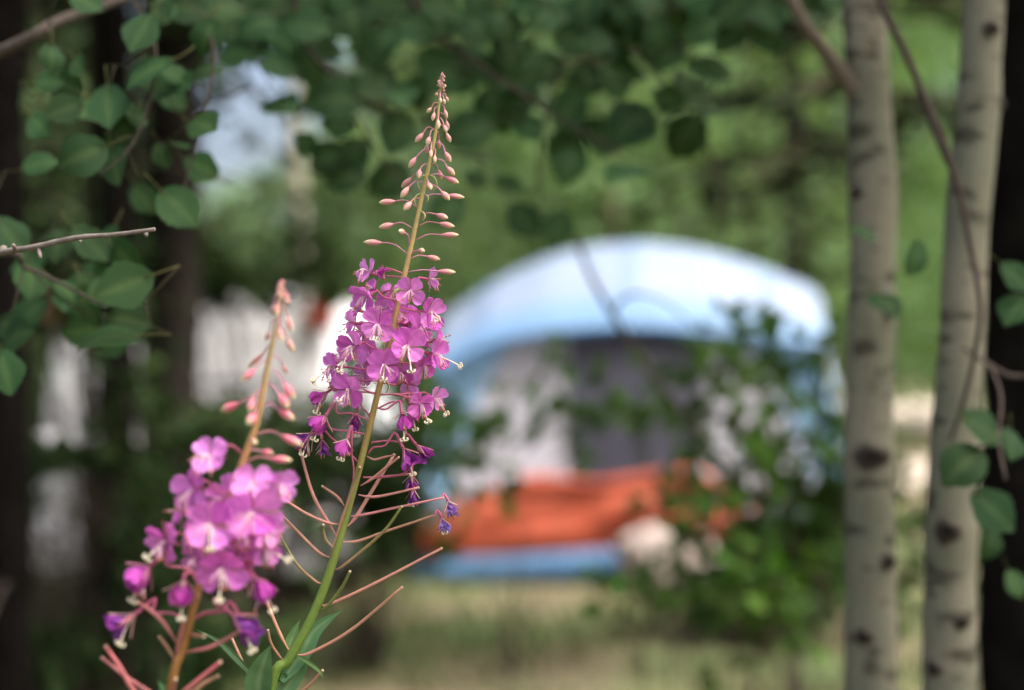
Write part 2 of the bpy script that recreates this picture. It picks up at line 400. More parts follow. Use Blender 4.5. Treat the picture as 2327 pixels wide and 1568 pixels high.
for x, y, sc_ in ((3.3, -.3, 1.0), (2.0, -2.6, 1.05), (4.4, 2.2, .95), (-3.2, 3.2, 1.0), (-4.4, 6.2, 1.05), (-2.6, -.6, 1.0)):      # unseen conifers added out of frame to block sun and sky light
    b_ = Vector((x, y, 0)); conifer(1163.5 + x / max(abs(y), 1e-3) * FPX * (1 if y > 0 else -1), y, .1, 'dark unseen conifer added beside the camera to shade the scene', SPR_HI[0] if x > 0 else SPR_LO[0], DARK, sc_, group='unseen shading conifers around the photographer', dead=0)
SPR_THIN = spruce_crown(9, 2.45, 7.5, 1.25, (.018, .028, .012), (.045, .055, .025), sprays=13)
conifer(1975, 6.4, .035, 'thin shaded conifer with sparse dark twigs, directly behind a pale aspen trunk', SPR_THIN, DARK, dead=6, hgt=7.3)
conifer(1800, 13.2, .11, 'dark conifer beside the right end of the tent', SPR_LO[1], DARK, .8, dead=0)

# ------------------------------------------------------------------ tent
TD = 9.35
tent = thing('tent', 'large dome tent with pale blue fly, grey door and orange lower wall', 'tent', G(1450, TD))
SKY_B = lin(114, 127, 146); MID_B = lin(122, 158, 188); GREYP = lin(162, 161, 170); DOOR = lin(62, 62, 74)
ORANGE = lin(154, 70, 46); FLOORB = lin(72, 106, 140)
Fe = [(984, 858, 9.46), (1090, 786, 9.42), (1240, 750, 9.38), (1430, 738, 9.36), (1600, 748, 9.36), (1750, 766, 9.38), (1878, 782, 9.42)]
Cr = [(1022, 712, 10.45), (1125, 640, 10.55), (1270, 576, 10.65), (1430, 550, 10.65), (1580, 564, 10.65), (1725, 604, 10.55), (1838, 652, 10.4)]
Bk = [(1045, 800, 11.9), (1130, 740, 11.95), (1270, 700, 12), (1430, 690, 12), (1580, 700, 12), (1720, 740, 11.95), (1830, 800, 11.9)]
NU = 36
fs, cs, bs = spline([P(*p) for p in Fe], NU + 1), spline([P(*p) for p in Cr], NU + 1), spline([P(*p) for p in Bk], NU + 1)
def fly(u, v):
    i = int(round(u * NU)); a, b, c = Vector(fs[i]), Vector(cs[i]), Vector(bs[i])
    if v < .5:                               # front edge up to the crest, bulging outward
        t = v * 2; ctl = Vector((a.x * .65 + b.x * .35, a.y + (b.y - a.y) * .18, b.z - (b.z - a.z) * .12))
        p = a * (1 - t) ** 2 + ctl * 2 * t * (1 - t) + b * t * t
    else:
        t = v * 2 - 1; ctl = Vector((c.x * .65 + b.x * .35, c.y + (b.y - c.y) * .18, b.z - (b.z - c.z) * .12))
        p = b * (1 - t) ** 2 + ctl * 2 * t * (1 - t) + c * t * t
    sag = .018 * math.sin(u * math.pi * 6) * math.sin(v * math.pi * 2) + .012 * mnoise.noise(p * 3)
    return p + Vector((0, 0, -abs(sag)))
def fly_c(u, v):
    if v < .10: return mixc(SKY_B, lin(92, 126, 160), .85)          # blue hem band
    k = min(abs(u - q) for q in (.17, .5, .83)); return mixc(SKY_B, lin(84, 108, 136), .8 if k < .016 else 0)   # pole sleeves
mb = MB(); mb.grid(fly, NU, 24, fly_c); f = mb.build('rain_fly', M_FABRIC, tent)
mb = MB(); mb.tube([Vector(p) + Vector((0, -.012, -.01)) for p in fs], .012, 6, lin(80, 125, 170)); mb.build('hem', M_FABRIC, f)
# front wall: one blue sheet, the other panels a few millimetres proud of it
def wall_d(px, py):
    t = (py - 740) / 580
    return TD + .10 - .16 * t + .03 * math.sin(t * 3.1) + .0008 * abs(px - 1440) * .25 + .02 * mnoise.noise(Vector((px * .006, py * .004, 2)))
def patch(name, rows, colr, off, n=16, m=10, mat=M_FABRIC, parent=tent, wave=0):
    """rows: polylines from top to bottom, each from left to right, in photo pixels, laid on the front wall"""
    rw = [spline(r, n + 1) for r in rows]
    def fn(u, v):
        i = int(round(u * n)); s = v * (len(rw) - 1); k = min(int(s), len(rw) - 2); t = s - k
        x = rw[k][i][0] * (1 - t) + rw[k + 1][i][0] * t; y = rw[k][i][1] * (1 - t) + rw[k + 1][i][1] * t
        return P(x, y, wall_d(x, y) - off - wave * (math.sin(v * math.pi) + 1.3 * math.sin(v * 3.14) * mnoise.noise(Vector((u * 4.5 + v * 1.2, v * 2.2, off * 90))) + .5 * mnoise.noise(Vector((u * 9, v * 3 + u * 2, 5))) * math.sin(v * 3.14)))
    mb = MB(); mb.grid(fn, n, m, colr); return mb.build(name, mat, parent)
patch('front_wall', [[(992, 850), (1100, 780), (1250, 748), (1430, 742), (1600, 752), (1750, 778), (1868, 800)],
                     [(975, 1000), (1200, 1000), (1440, 1000), (1680, 1000), (1908, 990)],
                     [(955, 1318), (1200, 1318), (1440, 1318), (1680, 1318), (1948, 1318)]], MID_B, 0, 28, 16)
patch('side_panel', [[(1165, 774), (1292, 758)], [(1098, 880), (1296, 900)], [(1045, 1030), (1300, 1050)], [(1005, 1150), (1304, 1150)]], GREYP, .006)
patch('side_panel', [[(1598, 760), (1700, 776)], [(1598, 900), (1770, 890)], [(1598, 1050), (1830, 1040)], [(1598, 1150), (1880, 1150)]], GREYP, .006)
dr = patch('door', [[(1293, 764), (1440, 752), (1598, 766)], [(1296, 900), (1450, 905), (1598, 900)], [(1302, 1120), (1450, 1120), (1598, 1120)]], DOOR, .012, wave=.02)
mb = MB(); mb.tube([P(x, y, wall_d(x, y) - .02) for x, y in spline([(1300, 1110), (1298, 960), (1296, 850), (1310, 785), (1440, 766), (1590, 785), (1597, 900)], 24)], .006, 5, (.05, .05, .055)); mb.build('zipper', M_PLAIN, dr)
patch('lower_wall', [[(1060, 1128), (1150, 1098), (1230, 1078), (1350, 1092), (1470, 1074), (1560, 1062), (1640, 1090)],
                     [(1010, 1150), (1150, 1128), (1400, 1112), (1560, 1108), (1690, 1130)]], ORANGE, .03, 24, 8, wave=.05)
patch('lower_wall', [[(1000, 1152), (1150, 1130), (1400, 1114), (1560, 1110), (1700, 1140)],
                     [(956, 1205), (1150, 1190), (1440, 1175), (1600, 1180), (1720, 1200)],
                     [(950, 1268), (1150, 1262), (1440, 1246), (1600, 1254), (1740, 1268)]], ORANGE, .05, 32, 12, wave=.07)
patch('floor_edge', [[(952, 1266), (1150, 1262), (1440, 1246), (1700, 1262), (1955, 1290)],
                     [(944, 1322), (1150, 1322), (1440, 1318), (1700, 1322), (1962, 1326)]], FLOORB, .07, 24, 5, wave=.03)
def quad(name, a, b, c, d, colr, bulge=.06):
    a, b, c, d = map(Vector, (a, b, c, d)); n = (b - a).cross(d - a).normalized()
    mb = MB(); mb.grid(lambda u, v: (a * (1 - u) + b * u) * (1 - v) + (d * (1 - u) + c * u) * v + n * bulge * math.sin(u * 3.14) * math.sin(v * 3.14), 8, 8, colr)
    return mb.build(name, M_FABRIC, tent)
bl = P(955, 1318, wall_d(955, 1318)); br = P(1948, 1318, wall_d(1948, 1318))
quad('side_wall', bl, (bl.x + .15, 12.1, 0), Vector(bs[0]), P(992, 850, wall_d(992, 850)), MID_B)
quad('side_wall', br, (br.x - .1, 12.1, 0), Vector(bs[-1]), P(1868, 800, wall_d(1868, 800)), lin(140, 164, 190))
quad('rear_wall', (bl.x + .15, 12.1, 0), (br.x - .1, 12.1, 0), Vector(bs[-1]), Vector(bs[0]), MID_B, 0.0)
for pts in ([(1836, 664, 10.45), (1868, 790, 9.9), (1915, 960, 9.5), (1955, 1320, 9.32)], [(1030, 702, 10.5), (1000, 850, 9.9), (975, 1000, 9.5), (950, 1320, 9.3)]):
    mb = MB(); mb.tube(spline([P(*p) for p in pts], 20), .011, 6, (.28, .29, .3)); mb.build('pole', M_PLAIN, tent)
quad('side_wing', P(1866, 800, 9.45), P(1882, 812, 9.8), P(1960, 1300, 9.6), P(1935, 1318, 9.3), lin(146, 170, 194), .03)

# pale boulder in front of the tent
bb = G(1530, 9.0); me = bpy.data.meshes.new('boulder'); bm = bmesh.new()
bmesh.ops.create_icosphere(bm, subdivisions=4, radius=1)
for v in bm.verts:
    n = 1 + .22 * mnoise.noise(v.co * 1.3 + Vector((4, 1, 7))) + .09 * mnoise.noise(v.co * 3.1) + .03 * mnoise.noise(v.co * 8)
    v.co = Vector((v.co.x * .33 * n, v.co.y * .26 * n, max(-.12, v.co.z * .29 * n) + .12 + .05 * v.co.x * -1))
bm.to_mesh(me); bm.free()
at = me.color_attributes.new('Col', 'FLOAT_COLOR', 'POINT')
for d_ in at.data: d_.color = (.29, .24, .215, 1)
me.polygons.foreach_set('use_smooth', [True] * len(me.polygons)); me.materials.append(M_STONE)
o = link('boulder', me); o.location = bb
tag(o, 'pale pinkish boulder lying in front of the orange tent wall', 'boulder')

# ------------------------------------------------------------------ white van
def bbox(mb, c, s, bev, colr, M=None, taper=1.0, seg=2):
    bm = bmesh.new(); bmesh.ops.create_cube(bm, size=1)
    for v in bm.verts:
        k = taper if v.co.z > 0 else 1.0
        v.co = Vector((v.co.x * s[0] * k, v.co.y * s[1] * (1 - (1 - k) * .35), v.co.z * s[2]))
    if bev: bmesh.ops.bevel(bm, geom=bm.edges[:], offset=bev, segments=seg, profile=.6, affect='EDGES')
    bm.verts.index_update()
    mb.add([(M @ v.co if M else v.co) + Vector(c) for v in bm.verts], [tuple(v.index for v in f.verts) for f in bm.faces], colr); bm.free()
VB = Vector((-1.87, 8.15, 0)); WHITE = (.78, .78, .79)
van = thing('van', 'white van parked behind the dark trunks and bushes', 'van', VB)
def vpart(name, mat, boxes, parent=van, smooth=False):
    mb = MB()
    for c, s, b, cc, tp in boxes: bbox(mb, VB + Vector(c), s, b, cc, None, tp)
    return mb.build(name, mat, parent, VB, smooth)
body = vpart('body', M_PAINT, [((0, 2.25, .65), (1.80, 4.5, .82), .09, WHITE, .985), ((0, 1.75, 1.45), (1.72, 3.4, .84), .10, WHITE, .90)])
vpart('rear_window', M_GLASS, [((0, .085, 1.17), (1.26, .03, .36), .012, (.015, .018, .02), .95)])
vpart('rear_door', M_PAINT, [((-.40, -.004, .74), (.76, .03, .44), .012, WHITE, 1), ((.40, -.004, .74), (.76, .03, .44), .012, WHITE, 1)])
for s in (-1, 1):
    vpart('tail_light', M_GLASS, [((s * .77, .06, 1.74), (.15, .08, .2), .02, (.42, .10, .07), 1)])
    vpart('side_window', M_GLASS, [((s * .835, 1.0, 1.40), (.03, 1.1, .36), .01, (.015, .018, .02), 1), ((s * .835, 2.5, 1.40), (.03, 1.0, .36), .01, (.015, .018, .02), 1)])
    for y in (.85, 3.65):
        mb = MB()
        mb.tube([VB + Vector((s * x, y, .33)) for x in (.66, .69, .84, .87)], [.27, .33, .33, .27], 20, (.02, .02, .02))
        ty = mb.build('wheel', M_RUBBER, van, VB, False)
        mb = MB(); mb.tube([VB + Vector((s * x, y, .33)) for x in (.868, .885, .89)], [.2, .19, .05], 16, (.4, .4, .42)); mb.build('rim', M_PAINT, ty, Vector(VB), False)
vpart('bumper', M_PLAIN, [((0, -.05, .36), (1.74, .16, .24), .05, (.55, .55, .56), 1)])
vpart('number_plate', M_PLAIN, [((0, -.03, .62), (.32, .02, .16), .004, (.6, .6, .58), 1)])

# ------------------------------------------------------------------ bushes
def bush(name, label, cat, base, targets, meshes, bark, mat, nleaf=26, tw=.16, gaps=(), depthj=.25, extra=None, seed=1, lsc=1.0, group=None, low=.55, fork=0, rootw=.08, sr=.0075):
    random.seed(seed); t = thing(name, label, cat, base, group); leaves = []
    if fork:
        mb = MB(); mb.tube(spline([base + Vector((0, 0, -.03)), base + Vector((.02, 0, fork * .4)), base + Vector((0, 0, fork * .85))], 10), [.0035, .0034, .0033, .0032, .0031, .003, .003, .003, .003, .003], 6, bark); mb.build('stem', mat, t)
    for (px, py, d) in targets:
        tip = P(px, py, d + rnd(-depthj, depthj)); root = base + Vector((0, 0, fork * .8)) + rvec(.01) if fork else base + Vector((rnd(-rootw, rootw), rnd(-rootw, rootw) * .5, -.02))
        ctl = root.lerp(tip, .5) + Vector((rnd(-.1, .1), rnd(-.1, .1), .12 if not fork else .04))
        sp = [Vector(p) for p in spline([root, ctl, tip], 24)]
        mb = MB(); mb.tube(sp, [sr * (1 - .8 * i / 23) for i in range(24)], 5, bark)
        nt_ = max(3, nleaf // 6)
        for k in range(nt_):
            s = low + (1 - low) * (k + 1) / nt_; i = min(23, int(s * 23)); p = sp[i]
            dv = (rvec(.7) + Vector((0, -.1, .35)) + (sp[i] - sp[i - 1]).normalized() * .6).normalized()
            tl = tw * rnd(.6, 1.3); e = p + dv * tl - Vector((0, 0, .25 * tl)); m_ = p + dv * tl * .55
            mb.tube([p, m_, e], [.0028, .002, .001], 4, bark)
            for q in range(6):
                u = .2 + .8 * (q + 1) / 6; o = p.lerp(m_, u / .55) if u < .55 else m_.lerp(e, (u - .55) / .45)
                ld = (dv * .5 + rvec(.6) + Vector((0, 0, -.15))).normalized(); nn = (Vector((rnd(-.5, .5), rnd(-.7, .1), 1)) + rvec(.35)).normalized()
                leaves.append((o, ld, nn, rnd(.75, 1.25) * lsc))
        mb.build('stem', mat, t)
    def ok(l):
        x, y = pix(l[0] + l[1] * .03); return not any(a < x < b and c < y < d_ and random.random() < .995 for a, b, c, d_ in gaps)
    leaves = [l for l in leaves if ok(l)]
    leaves.sort(key=lambda l: l[0].y)
    for o, ld, nn, sc in leaves[:290]:
        link('leaf', random.choice(meshes), t, leaf_matrix(o, ld, nn, sc, base))
    if len(leaves) > 290:
        mb = MB()
        for o, ld, nn, sc in leaves[290:]: add_to(mb, random.choice(meshes), leaf_matrix(o, ld, nn, sc, base), base)
        tag(mb.build('foliage', meshes[0].materials[0], t, base), kind='stuff')
    return t
BRK = (.10, .075, .055)
bush('shrub', 'low green leafy shrub before the left corner of the tent', 'shrub', G(1150, 4.0),
     [(1010, 1010, 4), (1080, 950, 4), (1180, 930, 4.1), (1250, 880, 4), (1290, 960, 4), (1120, 1050, 4), (1030, 1085, 4), (1200, 1000, 4.1)], BSH, BRK, M_TWIG, 18, seed=2, low=.8, lsc=1.15, fork=.8, sr=.0028)
bush('shrub', 'sparse green shrub before the dark tent door', 'shrub', G(1460, 3.9),
     [(1400, 930, 3.9), (1430, 990, 3.9), (1560, 900, 3.8), (1500, 960, 3.8)], BSH, BRK, M_TWIG, 18, seed=3, low=.84, lsc=1.15, fork=.8, sr=.0028)
cb = bush('shrub', 'tall dense green shrub hiding the right half of the tent', 'shrub', G(1830, 3.5),
     [(1640, 785, 3.6), (1730, 775, 3.6), (1800, 815, 3.6), (1680, 870, 3.5), (1590, 860, 3.5), (1860, 960, 3.6), (1770, 930, 3.6), (1680, 960, 3.5), (1560, 1030, 3.6),
      (1720, 1150, 3.5), (1850, 1120, 3.6), (1640, 1240, 3.5), (1800, 1230, 3.4), (1885, 1330, 3.5), (1700, 1330, 3.4), (1440, 1330, 3.5), 
      (1660, 1100, 3.6), (1780, 1100, 3.7), (1750, 1400, 3.4), (1880, 800, 3.6), (1580, 1160, 3.8), (1700, 1230, 3.8), (1860, 1210, 3.8), (1760, 1300, 3.8), (1660, 1400, 3.7), (1880, 1060, 3.7), (1620, 1320, 3.9), (1800, 1180, 4.0), (1740, 1080, 4.0), (1930, 1150, 3.8), (2060, 1050, 3.9), (2080, 1200, 3.9), (2060, 1330, 3.9), (2090, 1120, 4.0), (1920, 1260, 3.9), (1560, 1330, 3.9)], BSH, BRK, M_TWIG, 30, seed=4, low=.8, lsc=1.1, rootw=.42, sr=.0045)
for pts, r in (([(1836, 2010, 3.52), (1800, 1400, 3.75), (1720, 1150, 3.8), (1600, 1000, 3.6), (1490, 860, 3.3), (1400, 725, 3.0), (1350, 640, 2.95), (1308, 540, 2.9)], .0125),
               ([(1392, 712, 2.9), (1415, 678, 2.9), (1460, 668, 2.88), (1520, 690, 2.87), (1590, 755, 2.86)], .0048)):
    sp = spline([P(*p) for p in pts], 30); mb = MB(); mb.tube(sp, [r * (1 - .6 * i / 29) for i in range(30)], 7, (.11, .097, .085)); mb.build('bare_stem', M_TWIG, cb)
GAPS = [(30, 220, 750, 1015), (430, 800, 700, 905), (70, 270, 1070, 1410), (440, 680, 1150, 1410)]
random.seed(21)
def spread(x0, x1, y0, y1, n, d0, d1): return [(rnd(x0, x1), rnd(y0, y1), rnd(d0, d1)) for _ in range(n)]
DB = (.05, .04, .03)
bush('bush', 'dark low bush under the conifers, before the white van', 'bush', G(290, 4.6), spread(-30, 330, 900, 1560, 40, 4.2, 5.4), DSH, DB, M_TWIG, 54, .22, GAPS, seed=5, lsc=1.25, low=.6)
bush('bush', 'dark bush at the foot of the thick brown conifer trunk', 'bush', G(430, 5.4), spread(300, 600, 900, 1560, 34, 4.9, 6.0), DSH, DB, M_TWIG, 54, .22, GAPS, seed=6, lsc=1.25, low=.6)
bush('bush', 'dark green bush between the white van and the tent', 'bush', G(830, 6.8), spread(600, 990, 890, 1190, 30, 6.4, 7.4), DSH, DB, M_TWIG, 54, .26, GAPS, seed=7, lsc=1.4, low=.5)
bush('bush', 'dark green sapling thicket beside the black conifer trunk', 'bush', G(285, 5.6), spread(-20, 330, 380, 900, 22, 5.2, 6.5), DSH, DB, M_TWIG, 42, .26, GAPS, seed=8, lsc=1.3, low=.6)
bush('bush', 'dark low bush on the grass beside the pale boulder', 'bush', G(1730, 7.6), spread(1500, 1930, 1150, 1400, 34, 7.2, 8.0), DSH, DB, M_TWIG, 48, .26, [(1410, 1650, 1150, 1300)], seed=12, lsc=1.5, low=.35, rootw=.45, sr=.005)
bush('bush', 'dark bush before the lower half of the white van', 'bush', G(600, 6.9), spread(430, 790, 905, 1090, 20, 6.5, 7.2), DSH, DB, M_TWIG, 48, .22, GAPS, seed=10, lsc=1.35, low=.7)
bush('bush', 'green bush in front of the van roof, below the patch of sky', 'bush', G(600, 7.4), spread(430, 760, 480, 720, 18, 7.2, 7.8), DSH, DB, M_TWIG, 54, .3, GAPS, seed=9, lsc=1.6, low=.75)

# ------------------------------------------------------------------ aspens on the right
def aspen(name, label, pts, rpx, d, knots, crown_seed):
    base = G(pts[-1][0], d); t = thing(name, label, 'tree', base)
    low = P(pts[-1][0], pts[-1][1], d)
    top = P(pts[0][0], pts[0][1], d); dv = (top - P(pts[1][0], pts[1][1], d)).normalized()
    path = [base + Vector((0, 0, -.05)), base + Vector((0, 0, .25)), base.lerp(low, .6)] + [P(x, y, d) for x, y in pts[::-1]] + [top + dv * .7 + Vector((.02, .05, 0)), top + dv * 2.0 + Vector((-.05, .1, .1))]
    r1, r0 = rpx[1] / FPX * d / 2, rpx[0] / FPX * d / 2
    rad = [r1 * 1.4, r1 * 1.15, r1 * 1.05] + [r1 + (r0 - r1) * i / (len(pts) - 1) for i in range(len(pts))] + [r0 * .75, r0 * .2]
    sp = spline([(*p, q) for p, q in zip(path, rad)], 90)
    mb = MB(); mb.tube(sp, [p[3] * (1 + .06 * mnoise.noise(Vector((p[2] * 7, d, 0))) + sum(.07 * math.exp(-((p[2] - P(kx, ky, d).z) / .025) ** 2) for kx, ky, *_ in knots)) for p in sp], 18, (1, 1, 1))
    tr = mb.build('trunk', M_ASPEN, t)
    for (x, y, wd, hh, side) in knots:      # dark branch scars on the bark
        c = P(x, y, d); k = min(sp, key=lambda p: abs(p[2] - c.z)); ctr = Vector(k[:3]); r = k[3]
        n = Vector((side, -math.sqrt(max(.02, 1 - side * side)), 0)); mb = MB(); Fm = frame(n)
        ww, h2 = wd / FPX * d / 2, hh / FPX * d / 2
        def fn(u, v, ctr=ctr, r=r, side=side, ww=ww, h2=h2):
            a0 = math.asin(max(-.99, min(.99, side))); rr = v; an = u * 6.283
            dx = math.cos(an) * ww * rr / r; dz = math.sin(an) * h2 * rr * (1 + .25 * math.cos(an * 3))
            ra = r + .0025 + .007 * math.cos(rr * 1.55) * (1 - .6 * math.exp(-(rr * 3) ** 2))
            return ctr + Vector((math.sin(a0 + dx) * ra, -math.cos(a0 + dx) * ra, dz))
        mb.grid(fn, 14, 5, lambda u, v: mixc((.018, .014, .012), (.12, .105, .085), v ** 2.5)); mb.build('knot', M_TWIG, tr)
    rs = random.Random(crown_seed); mb = MB(); bm_ = MB()
    for k in range(9):
        s = rs.uniform(.8, .99); p = Vector(sp[int(s * 89)][:3]); a = rs.uniform(0, 6.283)
        e = p + Vector((math.cos(a) * .5, math.sin(a) * .5, rs.uniform(.25, .6))); bm_.tube([p, p.lerp(e, .5) + Vector((0, 0, .05)), e], [.008, .005, .002], 5, (.2, .18, .14))
        for q in range(16):
            o = p.lerp(e, rs.uniform(.3, 1)); ld = Vector((rs.gauss(0, 1), rs.gauss(0, 1), -.6)).normalized()
            add_to(mb, ASP[q % 5], leaf_matrix(o, ld, Vector((rs.gauss(0, .6), rs.gauss(0, .6), 1)).normalized(), rs.uniform(.8, 1.2), base), base)
    cr = bm_.build('limbs', M_TWIG, t); cr.name = 'limb_cluster'; mb.build('crown', M_LEAF, t, base)
    return t, sp
A1, sp1 = aspen('aspen_tree', 'pale aspen trunk with a wide dark scar band, nearer the tent', [(1962, -20), (1975, 250), (1984, 500), (1978, 800), (1975, 1050), (1978, 1300), (1978, 1568), (1975, 2000)],
      (98, 118), 1.92, [(1975, 1045, 92, 62, -.1), (2012, 1285, 46, 42, .5), (1945, 1425, 44, 40, -.45), (1925, 430, 40, 30, -.8), (2010, 720, 30, 14, .5)], 1)
A2, sp2 = aspen('aspen_tree', 'pale aspen trunk close beside the black conifer trunk', [(2238, -20), (2222, 250), (2198, 500), (2184, 800), (2166, 1050), (2160, 1300), (2158, 1568), (2155, 2000)],
      (92, 122), 1.80, [(2236, 42, 40, 36, .1), (2140, 1205, 62, 62, -.4), (2172, 1402, 40, 34, .15), (2112, 1510, 44, 40, -.75), (2240, 230, 16, 26, .85)], 2)
mb = MB(); mb.tube(spline([P(1968, 240, 1.92), P(1920, 180, 1.90), P(1870, 110, 1.88), P(1825, 50, 1.86), P(1780, -40, 1.85)], 14), [.016, .014, .0125, .012, .0115, .011, .0105, .01, .0095, .009, .009, .008, .008, .007], 8, (.17, .14, .11)); mb.build('branch', M_TWIG, A1)
mb = MB(); sp = spline([P(x, y, d) for x, y, d in ((1940, -200, 1.74), (2000, 0, 1.7), (2062, 130, 1.69), (2130, 300, 1.68), (2175, 420, 1.68), (2205, 560, 1.68), (2228, 700, 1.67), (2212, 820, 1.68), (2185, 930, 1.7), (2160, 1000, 1.745))], 50)
mb.tube(sp, [.0052 - .003 * i / 49 + (.0018 if 13 < i < 20 else 0) for i in range(50)], 7, (.07, .055, .048)); mb.build('hanging_branch', M_TWIG, A2)
mb = MB(); mb.tube(spline([P(2190, 790, 1.755), P(2250, 830, 1.72), (P(2300, 855, 1.70)), P(2360, 850, 1.68)], 14), .0028, 6, (.13, .1, .085)); mb.build('branch', M_TWIG, A2)
# pale aspen beyond the van
fb = G(676, 13.6); FA = thing('aspen_tree', 'thin white aspen trunk beside the patch of sky, behind the van', 'tree', fb)
mb = MB(); sp = spline([fb + Vector((0, 0, -.05)), fb + Vector((.02, 0, 2)), fb + Vector((-.02, 0, 4)), fb + Vector((.06, 0, 7))], 24); mb.tube(sp, [.125 - .08 * i / 23 for i in range(24)], 12, (1, 1, 1)); mb.build('trunk', M_ASPEN, FA)
link('crown', CR[0], FA, Matrix.Translation((0, 0, 4.9)) @ Matrix.Scale(.42, 4))

# ------------------------------------------------------------------ overhanging aspen on the left
OB = Vector((-1.02, 1.72, 0)); OV = thing('aspen_tree', 'aspen reaching its branches of round green leaves over the fireweed', 'tree', OB)
mb = MB(); sp = spline([OB + Vector((0, 0, -.05)), OB + Vector((0, 0, .8)), OB + Vector((.02, .02, 1.8)), OB + Vector((0, .05, 3.2)), OB + Vector((.1, .1, 4.5))], 40)
mb.tube(sp, [.055 - .04 * i / 39 for i in range(40)], 14, (1, 1, 1)); mb.build('trunk', M_ASPEN, OV)
BR = []
def branch(pts, r0, r1, name='branch', c=(.06, .05, .042), n=30):
    sp = [Vector(p) for p in spline([p if isinstance(p, Vector) else P(p[0], p[1], p[2] + (.2 * smoothstep(1.56, 1.66, p[2]))) for p in pts], n)]
    mb = MB(); mb.tube(sp, [(r0 + (r1 - r0) * i / (n - 1)) * (1 + .06 * math.sin(i * 2.3)) for i in range(n)], 7, c); mb.build(name, M_TWIG, OV); BR.extend(sp); return sp
b1 = branch([OB + Vector((.01, 0, 1.72)), (0, 118, 1.55), (120, 55, 1.56), (250, 8, 1.58), (430, -50, 1.6), (680, -70, 1.66), (930, -40, 1.72), (1180, -50, 1.78), (1420, -40, 1.84), (1640, -60, 1.9)], .0072, .004, c=(.085, .07, .06), n=60)
b2 = branch([(300, -8, 1.585), (350, 90, 1.5), (345, 210, 1.47), (300, 330, 1.45), (225, 400, 1.44)], .0024, .0011)
b3 = branch([(440, -50, 1.6), (485, 110, 1.56), (470, 230, 1.53), (440, 350, 1.52), (415, 440, 1.5)], .0024, .0011)
b4 = branch([(660, -70, 1.66), (690, 90, 1.68), (760, 170, 1.7), (870, 255, 1.74), (990, 335, 1.78), (1110, 362, 1.82)], .0045, .0018)
b5 = branch([(900, -45, 1.72), (1010, 90, 1.74), (1150, 190, 1.77), (1290, 280, 1.8), (1420, 350, 1.82)], .0045, .0018)
b6 = branch([(1150, -50, 1.78), (1310, 50, 1.95), (1470, 140, 2.1), (1580, 290, 2.2), (1650, 450, 2.25), (1640, 560, 2.3)], .0055, .0025)
b7 = branch([(1420, -40, 1.84), (1560, 30, 1.85), (1700, 50, 1.86), (1830, 90, 1.87)], .004, .002)
b8 = branch([OB + Vector((.0, 0, 1.55)), (-60, 590, 1.45), (60, 610, 1.43), (150, 650, 1.42), (225, 690, 1.41)], .0035, .0012)
b9 = branch([(760, 170, 1.7), (830, 300, 1.72), (900, 400, 1.74), (985, 460, 1.76)], .0025, .0012)
b10 = branch([(1310, 50, 1.95), (1250, 220, 1.92), (1225, 360, 1.9), (1230, 460, 1.9)], .003, .0013)
b11 = branch([(540, -58, 1.62), (560, 60, 1.66), (590, 150, 1.7), (640, 215, 1.72)], .003, .0013)
b12 = branch([(570, 198, 1.69), (500, 225, 1.66), (462, 245, 1.64)], .0022, .0013, c=(.05, .045, .045))
sp = branch([OB + Vector((.02, 0, 1.50)), (-80, 602, 1.30), (0, 575, 1.24), (80, 561, 1.22), (175, 540, 1.20), (260, 533, 1.19), (352, 521, 1.18)], .0036, .0017, 'dead_twig', (.20, .17, .15), 40)
for px, py, dx, dy in ((88, 562, 4, 24), (36, 570, -6, -14), (178, 540, 4, 10), (330, 524, 3, 12)):
    mb = MB(); mb.tube([P(px, py, 1.22), P(px + dx * .5, py + dy * .5, 1.215), P(px + dx, py + dy, 1.21)], [.0022, .002, .0014], 6, (.2, .17, .15)); mb.build('twig_stub', M_TWIG, OV)
random.seed(41)
def hang_leaf(cx, cy, wpx, d, n, twist=None, tree=OV, tb=OB, twigs=True):
    """a round leaf whose blade is centred on a point; its stalk runs up to the nearest twig"""
    d = d + .2 * smoothstep(1.56, 1.66, d) if tree is OV else d
    c = P(cx, cy, d); sc = wpx / FPX * d / ASP_L; n = Vector(n).normalized()
    a = rnd(-2.2, 2.2) if twist is None else twist
    F = frame(n); dv = (F @ Vector((math.sin(a), -math.cos(a), 0))).normalized()
    o = c - dv * (ASP_P + ASP_L * .47) * sc
    link('leaf', random.choice(ASP), tree, leaf_matrix(o, dv, n, sc, tb))
    if twigs and tree is OV:
        q = min(BR, key=lambda b: (b - o).length)
        if .01 < (q - o).length < .4:
            m_ = q.lerp(o, .5) + Vector((0, 0, -.01)) + rvec(.004)
            mb = MB(); mb.tube([q, m_, o], [.0011, .0009, .0008], 4, (.06, .058, .035)); mb.build('twig', M_TWIG, OV); BR.extend([m_, q.lerp(m_, .5), m_.lerp(o, .5)])
FRONT = (0, -1, .35)
